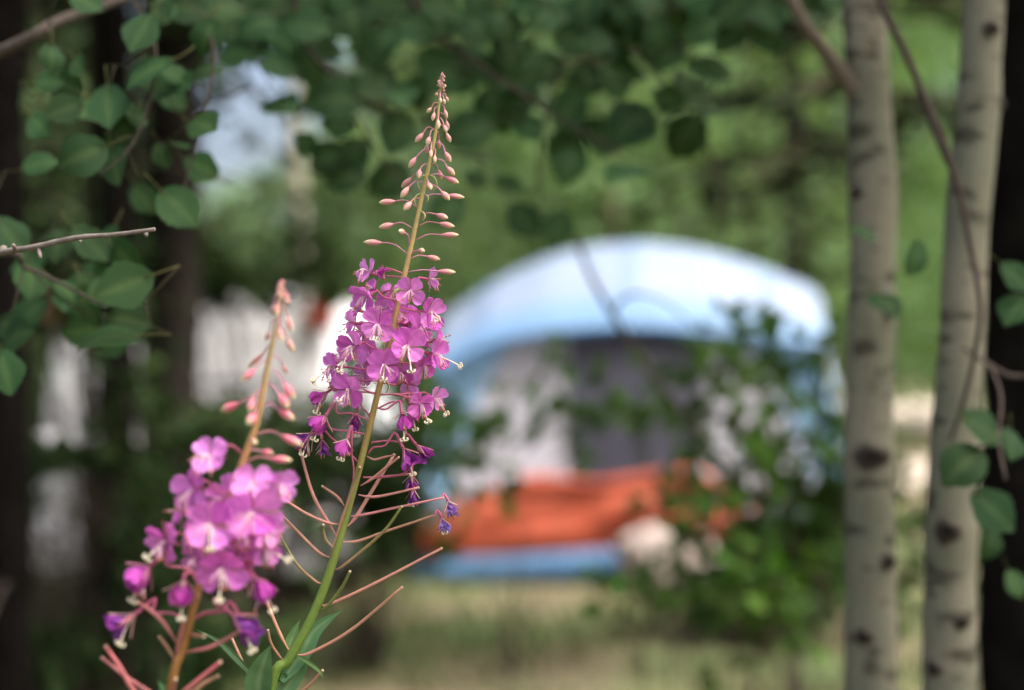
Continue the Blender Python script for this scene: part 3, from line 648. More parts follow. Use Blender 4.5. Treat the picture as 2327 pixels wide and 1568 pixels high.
LV = [(318, 78, 96, 1.47, (.1, -1, .45)), (332, 165, 112, 1.46, (-.3, -.7, .8)), (245, 245, 112, 1.47, (-.1, -.9, .5)), (183, 355, 104, 1.44, (.35, -1, .1)), (262, 380, 92, 1.47, (-.5, -.8, .2)),
      (410, 475, 106, 1.47, (.1, -1, .35)), (275, 652, 122, 1.40, (.25, -1, .1)), (238, 768, 128, 1.42, (0, -.42, 1)), (14, 850, 96, 1.43, (.2, -1, .2)), (28, 545, 100, 1.5, (.5, -.8, .3)),
      (465, 285, 96, 1.5, (-.4, -.7, .6)), (70, 640, 90, 1.5, (.6, -.6, .5)), (150, 660, 60, 1.45, (.6, -.5, .7)), (330, 455, 70, 1.6, (.2, -1, .1)), (310, 265, 70, 1.5, (.8, -.5, .4)),
      (420, 190, 74, 1.52, (-.7, -.6, .4)), (130, 560, 84, 1.55, (.2, -.8, .5)), (300, 730, 90, 1.5, (.4, -.9, .1)), (60, 720, 100, 1.6, (-.3, -.8, .4)), (410, 330, 60, 1.55, (.2, -.3, 1)),
      (755, 225, 108, 1.66, (.1, -1, .1)), (790, 400, 88, 1.74, (-.1, -1, .35)), (640, 238, 98, 1.68, (-.2, -.6, .8)), (905, 210, 104, 1.72, (.1, -.6, .8)), (880, 412, 92, 1.78, (.2, -1, -.1)),
      (1085, 62, 88, 1.72, (0, -1, .4)), (1155, 60, 84, 1.76, (.5, -.9, .1)), (950, 60, 110, 1.72, (0, -.9, .4)), (1060, 300, 110, 1.8, (-.1, -.9, .3)), (900, 305, 92, 1.74, (.3, -1, 0)),
      (1430, 285, 122, 1.84, (.1, -1, .4)), (1425, 392, 124, 1.8, (0, -.38, 1)), (1195, 505, 88, 1.9, (.1, -1, .1)), (1265, 522, 84, 1.9, (-.2, -1, .3)), (1010, 482, 92, 1.8, (0, -1, .1)),
      (1600, 20, 90, 1.78, (-.5, -.6, .7)), (1470, 10, 90, 1.8, (.2, -.9, .5)), (1330, 20, 96, 1.8, (-.2, -.9, .5)), (1230, 40, 84, 1.8, (.3, -.9, .3)), (700, 60, 96, 1.66, (0, -1, .4)),
      (800, 40, 104, 1.7, (.2, -1, .3)), (870, 100, 92, 1.7, (-.3, -.9, .4)), (580, 60, 96, 1.62, (0, -.9, .5)), (500, 20, 96, 1.6, (.2, -.8, .6)), (640, 150, 80, 1.66, (.3, -.9, .3)),
      (540, 120, 84, 1.62, (-.4, -.9, .3)), (1200, 290, 84, 1.86, (.3, -.8, .4)), (1290, 380, 84, 1.86, (-.1, -1, .2)), (1190, 180, 90, 1.84, (.2, -1, .4)), (1330, 190, 80, 1.9, (.6, -.7, .4)),
      (1120, 160, 84, 1.8, (.2, -1, .2)), (1000, 180, 88, 1.78, (.4, -.9, .3)), (1370, 100, 86, 1.86, (0, -1, .4)), (1400, 190, 84, 1.9, (.3, -.9, .3)), (1750, 40, 84, 1.86, (-.2, -.9, .6)),
      (1680, 20, 90, 1.88, (.2, -1, .3)), (1500, 110, 80, 1.95, (.2, -.9, .4)), (1540, 60, 90, 1.9, (.1, -1, .3)), (1820, 30, 90, 1.9, (.3, -.9, .4)), (1650, 90, 80, 1.95, (0, -1, .3)), (1160, 420, 70, 1.9, (.2, -.7, .7)),
      (1080, 410, 60, 1.86, (.3, -.6, .6)), (1300, 300, 76, 1.9, (.1, -.9, .2)), (700, 330, 60, 1.75, (.5, -.9, 0)), (640, 90, 80, 1.7, (.5, -.6, .5)), (430, 20, 90, 1.58, (-.1, -.9, .4)), (370, 20, 60, 1.56, (.5, -.8, .3))]
for x, y, wp, d, n in LV: hang_leaf(x, y, wp, d, n, twist=rnd(-1.6, 1.6))
for k in range(115):          # the rest of the leaves hanging from the same branches
    x = rnd(470, 1620); y = abs(random.gauss(0, 1)) * 205 - 60
    if 470 < x < 640 and 130 < y < 450: continue
    if y > 420 or y > 480 - abs(x - 1000) * .25: continue
    hang_leaf(x, y, rnd(74, 108), rnd(1.7, 2.1), (rnd(-.7, .7), -1, rnd(-.2, 1.0)))
for k in range(34):            # more leaves behind the sharp ones on the left
    x, y = random.choice(((rnd(90, 470), rnd(-20, 420)), (rnd(-20, 290), rnd(540, 800))))
    hang_leaf(x, y, rnd(55, 100), rnd(1.48, 1.6), (rnd(-.9, .9), -1, rnd(-.3, 1.2)))
for k in range(32):
    hang_leaf(rnd(1380, 1900), rnd(-50, 40) + 90 * random.random() ** 2, rnd(76, 104), rnd(1.75, 2.0), (rnd(-.6, .6), -1, rnd(-.3, .9)))
for x, y, wp, d, n in [(2238, 975, 100, 1.62, (.4, -.8, .5)), (2185, 1060, 110, 1.6, (-.1, -.9, .5)), (2262, 1165, 112, 1.6, (.1, -1, .35)), (2312, 632, 80, 1.6, (.3, -1, .3)), (2305, 705, 84, 1.6, (-.2, -.8, .6)),
                       (2300, 1010, 80, 1.65, (.5, -.7, .5)), (2250, 1240, 70, 1.7, (.4, -.9, 0)), (2015, 690, 82, 1.78, (.1, -.6, .8)), (2080, 590, 80, 1.74, (.6, -.9, 0)), (1960, 530, 70, 1.78, (.2, -.5, 1)), (2310, 1330, 60, 1.7, (.2, -1, .4))]:
    hang_leaf(x, y, wp, d, n, tree=A2, tb=A2.location.copy(), twist=rnd(-1, 1), twigs=False)
mb = MB(); mb.tube(spline([P(2250, 830, 1.72), P(2275, 900, 1.66), P(2270, 1000, 1.63), P(2285, 1090, 1.61)], 12), .0018, 5, (.13, .1, .085)); mb.build('twig', M_TWIG, A2)

# ------------------------------------------------------------------ fireweed
PK = lin(222, 110, 210); PK_L = lin(240, 166, 236); PK_D = lin(162, 44, 144); VIO = lin(138, 74, 160); PALEV = lin(146, 118, 196)
CREAM = lin(236, 226, 200); SEP = lin(178, 84, 120); ROSE = lin(188, 126, 126); PODG = lin(110, 122, 62)
def petal_mesh(kind, seed, c, c2):
    rs = random.Random(seed); mb = MB(); k = [rs.uniform(-1, 1) for _ in range(6)]
    prof = [(0, .10), (.12, .17), (.3, .50), (.5, .85), (.7, 1.0), (.86, .90), (.95, .66), (1, .40)]
    def wid(v):
        for (a, x), (b, y) in zip(prof, prof[1:]):
            if v <= b: return x + (y - x) * (v - a) / (b - a)
        return prof[-1][1]
    crump = {'open': .075, 'closing': .10, 'wilt': .22}[kind]; W = {'open': .43, 'closing': .36, 'wilt': .27}[kind]
    def fn(u, v):
        s = (u - .5) * 2
        x = s * W * wid(v); y = v - .10 * (1 - abs(s)) ** 1.5 * smoothstep(.8, 1, v) * (1 if kind == 'open' else 1.5) - .05 * s * s * v
        z = .10 * v * v + .12 * s * s * wid(v) * (1 if kind != 'wilt' else 2.2)
        if kind != 'open': z += (.30 if kind == 'closing' else .42) * v * v; y *= 1 - .12 * v
        z += crump * v * (math.sin(7 * s + 4 * k[0]) * .5 + math.sin(9 * v + 5 * s * k[1] + 6 * k[2]) * .6)
        x += crump * .5 * v * math.sin(8 * v + 6 * k[3])
        return Vector((x, y, z))
    def cf(u, v):
        s = abs(u - .5) * 2; q = mixc(c, c2, .55 * smoothstep(.35, 0, v) + .28 * smoothstep(.6, 1, s) * v)
        return tuple(t * (1 + .10 * math.sin(u * 40)) for t in q)
    mb.grid(fn, 8, 9, cf); return mb.mesh('petal', M_PETAL)
PET = {'open': [petal_mesh('open', i, mixc(PK, PK_L, .25 * (i % 3)), PK_L if i % 2 else mixc(PK, PK_D, .4)) for i in range(6)],
       'light': [petal_mesh('open', 10 + i, mixc(PK, PK_L, .6 + .1 * i), (.86, .56, .80)) for i in range(3)],
       'closing': [petal_mesh('closing', 20 + i, mixc(PK, PK_D, .3 + .2 * i), PK_D) for i in range(4)],
       'wilt': [petal_mesh('wilt', 30 + i, mixc(VIO, PK_D, .25 * i), mixc(VIO, (.06, .02, .09), .4)) for i in range(4)],
       'pale': [petal_mesh('wilt', 40 + i, mixc(PALEV, VIO, .2 * i), mixc(PALEV, (.8, .75, .9), .3)) for i in range(3)]}
def sepal_mesh(seed, c):
    mb = MB(); k = random.Random(seed).uniform(-1, 1)
    mb.grid(lambda u, v: Vector(((u - .5) * .17 * math.sin(min(1, v * 1.08 + .12) * 3.05) ** .6 if v < .98 else 0, v * .86, .05 * v + .10 * k * v * v + .5 * (u - .5) ** 2 * .3)), 2, 6,
            lambda u, v: mixc(c, CREAM, .35 * abs(u - .5) * 2)); return mb.mesh('sepal', M_PETAL)
SPL = [sepal_mesh(i, c) for i, c in enumerate((SEP, mixc(SEP, CREAM, .35), mixc(SEP, PK_D, .4)))]

class Plant:
    def __init__(s, label, d, stem_pts, base, seed):
        s.d = d; s.base = base; s.root = thing('fireweed', label, 'wildflower', base); s.rs = random.Random(seed)
        s.stem = stem_pts; s.big = 1.2 if d > 1.1 else 1.04
    def pt(s, xy, dz=0.0): return P(xy[0], xy[1], s.d + dz)
    def bud(s, C, a, mid, b, tip, w, dz=0.0, col0=None, tipz=None):
        """pedicel from the stem through mid to the bud's base, then the bud to its tip; w = width in crop pixels"""
        rs = s.rs; A = s.pt(C(*a)); B = s.pt(C(*b), dz * .6); T = s.pt(C(*tip), dz if tipz is None else tipz)
        wm = w / C.sc * .9308 / FPX * s.d * (1 if s.d > 1.1 else .84)
        Mi = s.pt(C(*mid), dz * .3) if mid else A.lerp(B, .45) + Vector((0, 0, .12 * (A - B).length))
        mb = MB(); t = random.random(); pc = mixc(ROSE, lin(205, 140, 170), rs.random())
        sp = spline([A, Mi, B, B + (T - B) * .05], 12); mb.tube(sp, [max(.00055, wm * (.11 + .03 * (i / 11))) for i in range(12)], 6, pc)
        ax = T - B; L = ax.length; prof = [(-.02, .30), (.04, .40), (.14, .62), (.32, .90), (.5, 1.0), (.68, .88), (.84, .58), (.95, .27), (1.0, .05)]
        c0 = col0 or mixc(lin(214, 132, 152), lin(222, 180, 160), (.75 if w < 38 else .35) + rs.random() * .4 - .2)
        ct = lin(214, 204, 158)
        mb.tube([B + ax * q for q, _ in prof], [wm * .5 * r for _, r in prof], 9, [mixc(c0, ct, smoothstep(.45, 1.0, q + rs.uniform(-.06, .06))) for q, _ in prof])
        mb.build('flower_bud', M_STALK, s.root)
    def pod(s, C, pts, w, c0=ROSE, c1=None, dz=0.0, ped=.16):
        c1 = c1 or c0; n = 18; q = [s.pt(C(*p), dz * i / (len(pts) - 1)) for i, p in enumerate(pts)]
        sp = spline(q, n); wm = w / C.sc * .9308 / FPX * s.d / 2
        rad = [wm * (.42 + .58 * smoothstep(ped * .4, ped * 1.8, i / (n - 1))) * (1 - .18 * smoothstep(.6, 1, i / (n - 1))) for i in range(n)]
        mb = MB(); mb.tube(sp, rad, 7, [mixc(c0, c1, i / (n - 1)) for i in range(n)])
        e = Vector(sp[-1]); ax = (e - Vector(sp[-2])).normalized(); mb.tube([e - ax * .0002, e + ax * wm * .5], [rad[-1] * 1.12, rad[-1] * .9], 7, lin(222, 190, 165))
        mb.build('seed_pod', M_STALK, s.root)
    def flower(s, C, c, r, face, att, mids=(), kind='open', dz=0.0, style=None, roll=0.0):
        rs = s.rs; ctr = s.pt(C(*c), dz); rm = r / C.sc * .9308 / FPX * s.d * {'open': s.big, 'light': s.big, 'closing': 1.6, 'wilt': 1.75, 'pale': 1.6}[kind]; n = Vector((face[0], -face[2], face[1])).normalized()
        F = frame(n, Vector((.05, 0, 1))) @ Matrix.Rotation(roll + rs.uniform(-.2, .2), 3, 'Z')
        A = s.pt(C(*att)); back = ctr - n * rm * .16
        q = [A] + [s.pt(C(*m), dz * (i + 1) / (len(mids) + 1.5)) for i, m in enumerate(mids)] + [back - n * rm * .55 + Vector((0, 0, .05 * rm)), back, ctr - n * rm * .02]
        if (A - back).length < rm * 1.0: q = [A, A.lerp(back, .55) - n * rm * .25, back, ctr]
        sp = spline(q, 16); rr = [(.00075 + .0005 * smoothstep(.3, .75, i / 15)) * (s.d / 1.16) ** 0 for i in range(16)]; rr[-1] = .0016; rr[-2] = .0015
        mb = MB(); pc = mixc(ROSE, lin(190, 95, 130), .5 + .4 * rs.random())
        mb.tube(sp, rr, 7, [mixc(pc, SEP, i / 15) for i in range(16)]); fl = mb.build('flower', M_STALK, s.root)
        key = kind; stage = kind if kind in ('closing',) else ('wilt' if kind in ('wilt', 'pale') else 'open')
        base_open = {'open': 14, 'closing': 52, 'wilt': 66}[stage]
        M0 = Matrix.Translation(ctr - s.base) @ F.to_4x4()
        for th in (90 - 40, 90 + 40, -90 - 50, -90 + 50):
            op = R(base_open + rs.uniform(-12, 14)); th = R(th + rs.uniform(-8, 8))
            sz = rm * rs.uniform(.9, 1.08) * (1 if stage != 'wilt' else .95)
            Mp = M0 @ Matrix.Rotation(th - math.pi / 2, 4, 'Z') @ Matrix.Rotation(op, 4, 'X') @ Matrix.Rotation(R(rs.uniform(-14, 14)), 4, 'Y') @ Matrix.Scale(sz, 4)
            link('petal', rs.choice(PET[key]), fl, Mp)
        for th in (90, 0, 180, -90):
            op = R((4 if stage == 'open' else 34 if stage == 'closing' else 50) + rs.uniform(-8, 8))
            Ms = M0 @ Matrix.Translation((0, 0, -.0006)) @ Matrix.Rotation(R(th + rs.uniform(-6, 6)) - math.pi / 2, 4, 'Z') @ Matrix.Rotation(op, 4, 'X') @ Matrix.Scale(rm * rs.uniform(.92, 1.08), 4)
            link('sepal', rs.choice(SPL), fl, Ms)
        down = Vector((0, 0, -1)); ctr_ = ctr
        if stage != 'wilt' or rs.random() < .5:
            mb = MB()
            for k in range(8 if stage == 'open' else 5):
                a = rs.uniform(0, 6.283); sd_ = (F @ Vector((math.cos(a), math.sin(a), 0)))
                dv = (n * .75 + sd_ * rs.uniform(.15, .6) + down * rs.uniform(.25, .75)).normalized(); l = rm * rs.uniform(.65, 1.0)
                p1 = ctr_ + n * rm * .05; p2 = p1 + n * l * .45 + sd_ * .1 * l; p3 = p1 + dv * l + down * .10 * l
                sp_ = spline([p1, p2, p3], 6); mb.tube(sp_, .00030, 4, mixc(CREAM, PK_L, .25 + .3 * rs.random()))
                mb.blob(p3, .00065, .00065, .00125, mixc(lin(196, 120, 84), lin(150, 80, 84), rs.random()), frame(dv), 6, 4)
            mb.build('stamen_cluster', M_STALK, fl)
        if style:
            sv = Vector((style[0], -style[2], style[1])).normalized(); l = rm * style[3]; mb = MB()
            p1 = ctr_ + n * rm * .05; p3 = p1 + sv * l; p2 = p1.lerp(p3, .5) + n * l * .10
            mb.tube(spline([p1, p2, p3], 8), [.0007, .0006, .00055, .00055, .00055, .0006, .0007, .0007], 5, CREAM)
            Fs = frame(sv)
            for k in range(4):
                a = k * math.pi / 2 + rs.uniform(.2, .5); o = Fs @ Vector((math.cos(a), math.sin(a), 0)); q = .0021
                mb.tube(spline([p3, p3 + o * q * .8 + sv * q * .5, p3 + o * q * 1.5 + sv * q * .1, p3 + o * q * 1.35 - sv * q * .55, p3 + o * q * .9 - sv * q * .35], 9), [.00055, .0006, .00065, .00065, .0006, .0006, .00055, .0005, .0004], 5, CREAM)
            mb.build('style', M_STALK, fl)
    def blade(s, C, pts, w, c, dz=0.0, fold=.25, name='leaf', tilt=0.0):
        q = [s.pt(C(*p), dz * i / (len(pts) - 1)) for i, p in enumerate(pts)]; n = 14; sp = [Vector(p) for p in spline(q, n + 1)]
        wm = w / C.sc * .9308 / FPX * s.d / 2; mb = MB()
        def fn(u, v):
            i = int(round(v * n)); t = (sp[min(i + 1, n)] - sp[max(i - 1, 0)]).normalized(); view = Vector((0, -1, 0)); x = t.cross(view).normalized()
            x = (x * math.cos(tilt) + view * math.sin(tilt)); z = x.cross(t)
            ww = wm * max(.02, math.sin(math.pi * min(1, .06 + .94 * v) ** .85)) ; sgn = (u - .5) * 2
            return sp[i] + x * ww * sgn + z * abs(sgn) * ww * fold + z * .03 * wm * math.sin(v * 20 + sgn)
        mb.grid(fn, 6, n, lambda u, v: mixc(c, mixc(c, (.5, .6, .35), .2), max(0, 1 - abs(u - .5) * 9)))
        mb.build(name, M_LEAF, s.root)
def C_(x0, y0, sc):
    f = crop(x0, y0, sc)
    class K:
        def __call__(self, a, b): return f(a, b)
    k = K(); k.sc = sc; return k
c1, c2, c3, c6 = C_(850, 150, 2.9575), C_(680, 600, 3.92), C_(680, 950, 3.4854), C_(550, 1300, 4.0732)
c4, c5, c8 = C_(400, 650, 3.4833), C_(230, 1060, 2.5078), C_(0, 1100, 2.68)

def stem_build(pl, pts, base, cols):
    q = [P(x, y, pl.d) for x, y, _ in pts] + [P(pts[-1][0] - 60, 2000, pl.d + .02), base + Vector((.02, 0, .5)), base + Vector((0, 0, -.02))]
    rr = [w_ / FPX * pl.d / 2 for _, _, w_ in pts] + [.0046, .0052, .006]
    sp = spline([(*p, r) for p, r in zip(q, rr)], 110); mb = MB(); cc = []
    for p in sp:
        z = p[2]; t = max(0, min(1, (cols[0] - z) / (cols[0] - cols[1]))); k = t * (len(cols[2]) - 1); i = min(int(k), len(cols[2]) - 2)
        cc.append(mixc(cols[2][i], cols[2][i + 1], k - i))
    mb.tube(sp, [p[3] for p in sp], 9, cc); mb.build('stem', M_STALK, pl.root)
    return [Vector(p[:3]) for p in sp]

# --- the tall sharp spike
FB = Vector((-.28, 1.17, 0))
f1 = Plant('tall fireweed spike with long upper row of pale buds and slender seed pods', 1.16, None, FB, 3)
zt, zb = P(0, 170, 1.16).z, P(0, 1568, 1.16).z
S1 = stem_build(f1, [(1003, 176, 4), (998, 235, 6), (990, 300, 8), (975, 375, 9), (958, 450, 10.5), (943, 520, 11), (925, 600, 12), (905, 690, 12.5), (885, 780, 13), (862, 880, 14), (840, 970, 15), (815, 1070, 16),
                  (790, 1160, 17.5), (765, 1250, 19), (735, 1340, 20.5), (700, 1420, 21), (655, 1500, 22), (615, 1568, 24)], FB,
           (zt, zb, [lin(176, 176, 110), lin(180, 168, 108), lin(186, 160, 106), lin(176, 142, 92), lin(160, 140, 80), lin(124, 136, 66), lin(112, 138, 62), lin(104, 132, 56)]))
for b in [((622, 490), (575, 474), (540, 520), (482, 585), 42, .0), ((622, 492), (600, 500), (588, 545), (568, 605), 40, -.006), ((600, 548), None, (572, 600), (560, 662), 36, .012),
          ((592, 650), (545, 638), (488, 695), (437, 768), 44, 0), ((575, 740), (545, 745), (517, 782), (508, 845), 42, -.008), ((555, 825), (510, 800), (455, 842), (383, 910), 44, .012),
          ((543, 872), (490, 866), (435, 908), (378, 985), 48, -.006), ((523, 990), (480, 988), (452, 1018), (402, 1075), 50, -.012), ((500, 1055), (420, 1005), (335, 1010), (220, 1020), 46, .006),
          ((468, 1205), (390, 1165), (325, 1175), (220, 1200), 46, 0), ((440, 1325), (435, 1260), (405, 1235), (365, 1225), 46, -.016), ((425, 1385), (330, 1320), (238, 1308), (110, 1305), 46, .004),
          ((650, 505), None, (655, 565), (655, 635), 32, .010), ((668, 455), (690, 470), (710, 520), (740, 585), 37, .004), ((635, 585), (680, 600), (700, 655), (742, 728), 43, 0),
          ((620, 615), (630, 650), (626, 680), (625, 732), 30, -.008), ((605, 580), None, (597, 640), (597, 692), 30, -.010), ((640, 703), (690, 720), (712, 762), (770, 822), 45, 0),
          ((605, 735), (635, 745), (650, 785), (675, 855), 40, .010), ((585, 825), (640, 812), (705, 835), (800, 878), 47, .002), ((570, 850), None, (578, 878), (600, 925), 44, -.014),
          ((600, 888), (640, 905), (675, 940), (733, 1002), 48, -.004), ((555, 975), (620, 958), (720, 966), (840, 982), 42, .006), ((530, 1135), (570, 1095), (638, 1105), (722, 1132), 46, -.006),
          ((508, 1188), (580, 1158), (662, 1170), (770, 1192), 45, .004), ((490, 1288), (580, 1248), (678, 1253), (800, 1252), 43, 0), ((447, 1410), (470, 1375), (505, 1365), (553, 1370), 43, -.012),
          ((445, 1425), (510, 1400), (572, 1408), (665, 1430), 42, .004), ((432, 1520), (540, 1505), (648, 1515), (778, 1522), 42, 0),
          ((652, 300), (620, 300), (600, 335), (568, 370), 30, 0), ((648, 322), (625, 340), (622, 370), (608, 430), 33, -.004), ((655, 370), None, (650, 420), (652, 488), 33, -.008),
          ((672, 310), (690, 320), (697, 350), (713, 412), 31, 0), ((668, 370), (700, 390), (708, 430), (725, 497), 31, .006), ((665, 405), (682, 430), (692, 460), (712, 515), 35, -.004),
          ((665, 230), None, (665, 262), (667, 300), 26, -.006), ((680, 240), None, (690, 270), (697, 310), 26, -.002), ((684, 230), (700, 235), (706, 255), (722, 290), 25, .003), ((662, 205), (650, 210), (645, 225), (632, 252), 27, 0)]:
    f1.bud(c1, *b)
for k, (x, y) in enumerate([(692, 212), (705, 176), (660, 178), (640, 172), (694, 136), (645, 142), (658, 120), (699, 108), (671, 99), (686, 92), (680, 165), (683, 120), (668, 140), (690, 190), (652, 160), (676, 188)]):
    w_ = 13 + (y - 90) * .10; f1.bud(c1, (678, y - 12), None, (678 + (x - 678) * .4, y - 8), (x, y + 8), w_ * 1.15, -.003 if k % 3 else .003, lin(190, 128, 138))
FL1 = [((865, 250), 135, (-.75, .35, .5), (1190, 300), ((1050, 290),), 'light', .004, None), ((1005, 235), 88, (-.1, -.15, 1), (1195, 268), ((1090, 228),), 'closing', -.006, None),
       ((1440, 320), 112, (.75, -.05, -.25), (1228, 335), ((1320, 325),), 'light', .008, None), ((850, 480), 150, (-.55, -.25, .6), (1150, 525), ((1010, 492),), 'open', 0, None),
       ((1260, 430), 138, (.05, -.05, 1), (1190, 500), (), 'open', -.016, None), ((1070, 480), 118, (-.2, .35, -.8), (1150, 540), (), 'light', .022, None),
       ((1425, 640), 165, (.6, -.05, .65), (1175, 595), ((1290, 620),), 'open', -.002, (.75, -.55, .3, .6)), ((960, 755), 158, (-.15, -.05, 1), (1120, 780), (), 'open', -.016, None),
       ((735, 740), 130, (-.8, .1, -.3), (1130, 760), ((900, 745),), 'light', .014, None), ((735, 960), 172, (-.4, -.15, .7), (1070, 1010), ((900, 975),), 'open', -.002, (-.4, -.75, .4, 1.45)),
       ((1235, 965), 178, (.12, 0, 1), (1090, 930), (), 'open', -.018, (.15, -.75, .5, 1.3)), ((1235, 690), 112, (.25, .2, -.8), (1140, 740), (), 'open', .022, None),
       ((1485, 1040), 158, (.75, -.1, .5), (1085, 950), ((1250, 1000),), 'open', .006, (.9, -.4, .25, 1.5)), ((1015, 1150), 176, (0, 0, 1), (1040, 1080), (), 'open', -.018, (0, -.7, .6, .8)),
       ((550, 1160), 140, (-.65, .05, .4), (1020, 1200), ((720, 1170),), 'open', .006, (-.85, -.6, .2, 1.5)), ((690, 1370), 168, (-.3, -.1, .9), (945, 1430), ((830, 1380),), 'open', -.006, (-.5, -.6, .6, .9)),
       ((460, 1405), 110, (-.7, -.45, .2), (930, 1410), ((640, 1380),), 'closing', .012, (-.4, -.9, .2, 1.2)), ((1240, 1320), 112, (.4, -.2, -.75), (1000, 1310), ((1120, 1330),), 'light', .02, None),
       ((1230, 760), 120, (.5, -.1, -.5), (1140, 790), (), 'light', .026, None), ((1345, 900), 120, (.7, .35, -.4), (1110, 900), (), 'open', .020, None),
       ((820, 830), 110, (-.5, .1, -.7), (1090, 900), (), 'light', .024, None), ((1130, 640), 120, (.2, .1, .6), (1140, 640), (), 'open', .016, None), ((1020, 610), 120, (-.4, .2, .5), (1140, 620), (), 'light', .02, None),
       ((760, 620), 115, (-.7, .2, .4), (1130, 680), ((950, 640),), 'open', .02, None), ((1340, 790), 130, (.4, .1, .6), (1120, 800), (), 'open', .014, None), ((1130, 900), 130, (.1, .3, .5), (1090, 920), (), 'light', .022, None), ((880, 1040), 130, (-.3, .1, .7), (1050, 1060), (), 'open', .012, None),
       ((640, 1050), 120, (-.7, .2, .3), (1050, 1050), ((840, 1060),), 'light', .022, None), ((1370, 1150), 125, (.5, -.1, .6), (1050, 1100), ((1200, 1120),), 'open', .012, None), ((1160, 1210), 125, (.2, -.2, .7), (1030, 1180), (), 'open', .016, None), ((830, 1240), 130, (-.3, 0, .6), (1010, 1230), (), 'light', .02, None),
       ((600, 1290), 120, (-.6, -.1, .5), (1000, 1290), ((780, 1290),), 'open', .014, None), ((1520, 900), 110, (.7, .2, .3), (1110, 880), ((1330, 890),), 'open', .018, None), ((920, 420), 100, (-.5, .3, .3), (1160, 430), ((1050, 430),), 'open', .02, None)]
for c, r, fc, at_, mids, kd, dz, stl in FL1: f1.flower(c2, c, r, fc, at_, mids, kd, dz, stl)
FL2 = [((1200, 120), 118, (.35, -.35, .8), (850, 50), ((990, 45), (1100, 70)), 'open', -.006, (.4, -.8, .4, 1.3)), ((1320, 75), 112, (.7, -.3, .45), (870, 45), ((1080, 42), (1220, 30)), 'light', .006, (.6, -.75, .2, 1.3)),
       ((1050, 210), 105, (.25, -.8, .5), (840, 160), ((920, 170),), 'closing', -.008, (.1, -.95, .3, 1.3)), ((1120, 130), 95, (.2, -.75, .2), (845, 165), ((960, 110), (1050, 100)), 'closing', .008, (.2, -.95, .1, 1.4)),
       ((400, 225), 112, (-.55, -.75, .2), (770, 265), ((620, 205), (500, 205)), 'closing', -.004, (-.4, -.9, .2, 1.2)), ((300, 370), 105, (-.7, -.6, .1), (755, 385), ((600, 360), (450, 338)), 'wilt', 0, (-.4, -.9, .2, 1.1)),
       ((370, 420), 85, (.1, -1, .1), (690, 635), ((560, 500), (440, 405)), 'wilt', .01, None), ((585, 420), 100, (-.3, -.9, .3), (630, 830), ((640, 680), (620, 530)), 'closing', -.01, (-.3, -.95, .2, 1.1)),
       ((665, 190), 95, (-.15, -.95, .1), (780, 250), ((750, 190), (710, 160)), 'wilt', .014, (0, -1, .1, 1.2)), ((1060, 500), 120, (.5, -.75, .35), (765, 545), ((810, 495), (910, 478)), 'wilt', -.004, (.35, -.9, .2, 1.1)),
       ((1170, 470), 100, (.6, -.6, 0), (790, 455), ((930, 438), (1050, 448)), 'wilt', .008, None), ((1130, 720), 80, (.0, -1, .2), (720, 752), ((900, 745), (1080, 712)), 'wilt', .004, None),
       ((1150, 840), 80, (-.1, -1, .2), (1130, 720), ((1160, 780),), 'wilt', .004, (-.1, -1, .1, 1.0)), ((1440, 945), 95, (.4, -.85, .3), (1400, 922), (), 'pale', 0, None), ((1385, 1085), 92, (.3, -.9, .3), (1330, 1072), (), 'pale', 0, (.2, -.95, .1, .9))]
for c, r, fc, at_, mids, kd, dz, stl in FL2: f1.flower(c3, c, r, fc, at_, mids, kd, dz, stl)
PP = lin(190, 136, 120); PG = PODG; PM = lin(160, 122, 96)
for pts, w_, a, b, dz in [([(590, 1165), (660, 1085), (780, 890), (985, 555)], 32, PP, lin(214, 160, 146), .012), ([(700, 822), (800, 762), (900, 680), (1022, 580)], 26, PP, PP, -.008), ([(720, 750), (820, 752), (940, 742), (1168, 716)], 24, ROSE, ROSE, .004),
        ([(680, 898), (780, 918), (900, 905), (1192, 838)], 25, ROSE, PP, -.006), ([(615, 1080), (720, 1070), (950, 1020), (1402, 924)], 24, ROSE, ROSE, 0), ([(545, 1298), (680, 1292), (900, 1215), (1332, 1072)], 25, PP, PM, .006),
        ([(470, 1535), (550, 1505), (800, 1300), (930, 1170), (1047, 1000)], 27, PM, PG, -.01), ([(490, 1245), (420, 1130), (290, 890), (180, 510)], 30, PP, lin(206, 140, 130), .01), ([(520, 1152), (400, 1132), (220, 1050), (50, 940)], 27, PP, PP, 0),
        ([(432, 1432), (330, 1380), (130, 1180), (-10, 1040)], 28, PP, PM, .008), ([(560, 992), (495, 912), (372, 826)], 24, PP, PM, -.004), ([(485, 1355), (415, 1300), (382, 1220), (380, 1155)], 26, lin(190, 150, 130), PG, -.012),
        ([(440, 1425), (520, 1160), (610, 900), (665, 740), (692, 665)], 26, PP, PG, -.012), ([(752, 570), (815, 600), (900, 578), (985, 562)], 20, ROSE, PP, .006)]:
    f1.pod(c3, pts, w_, a, b, dz)
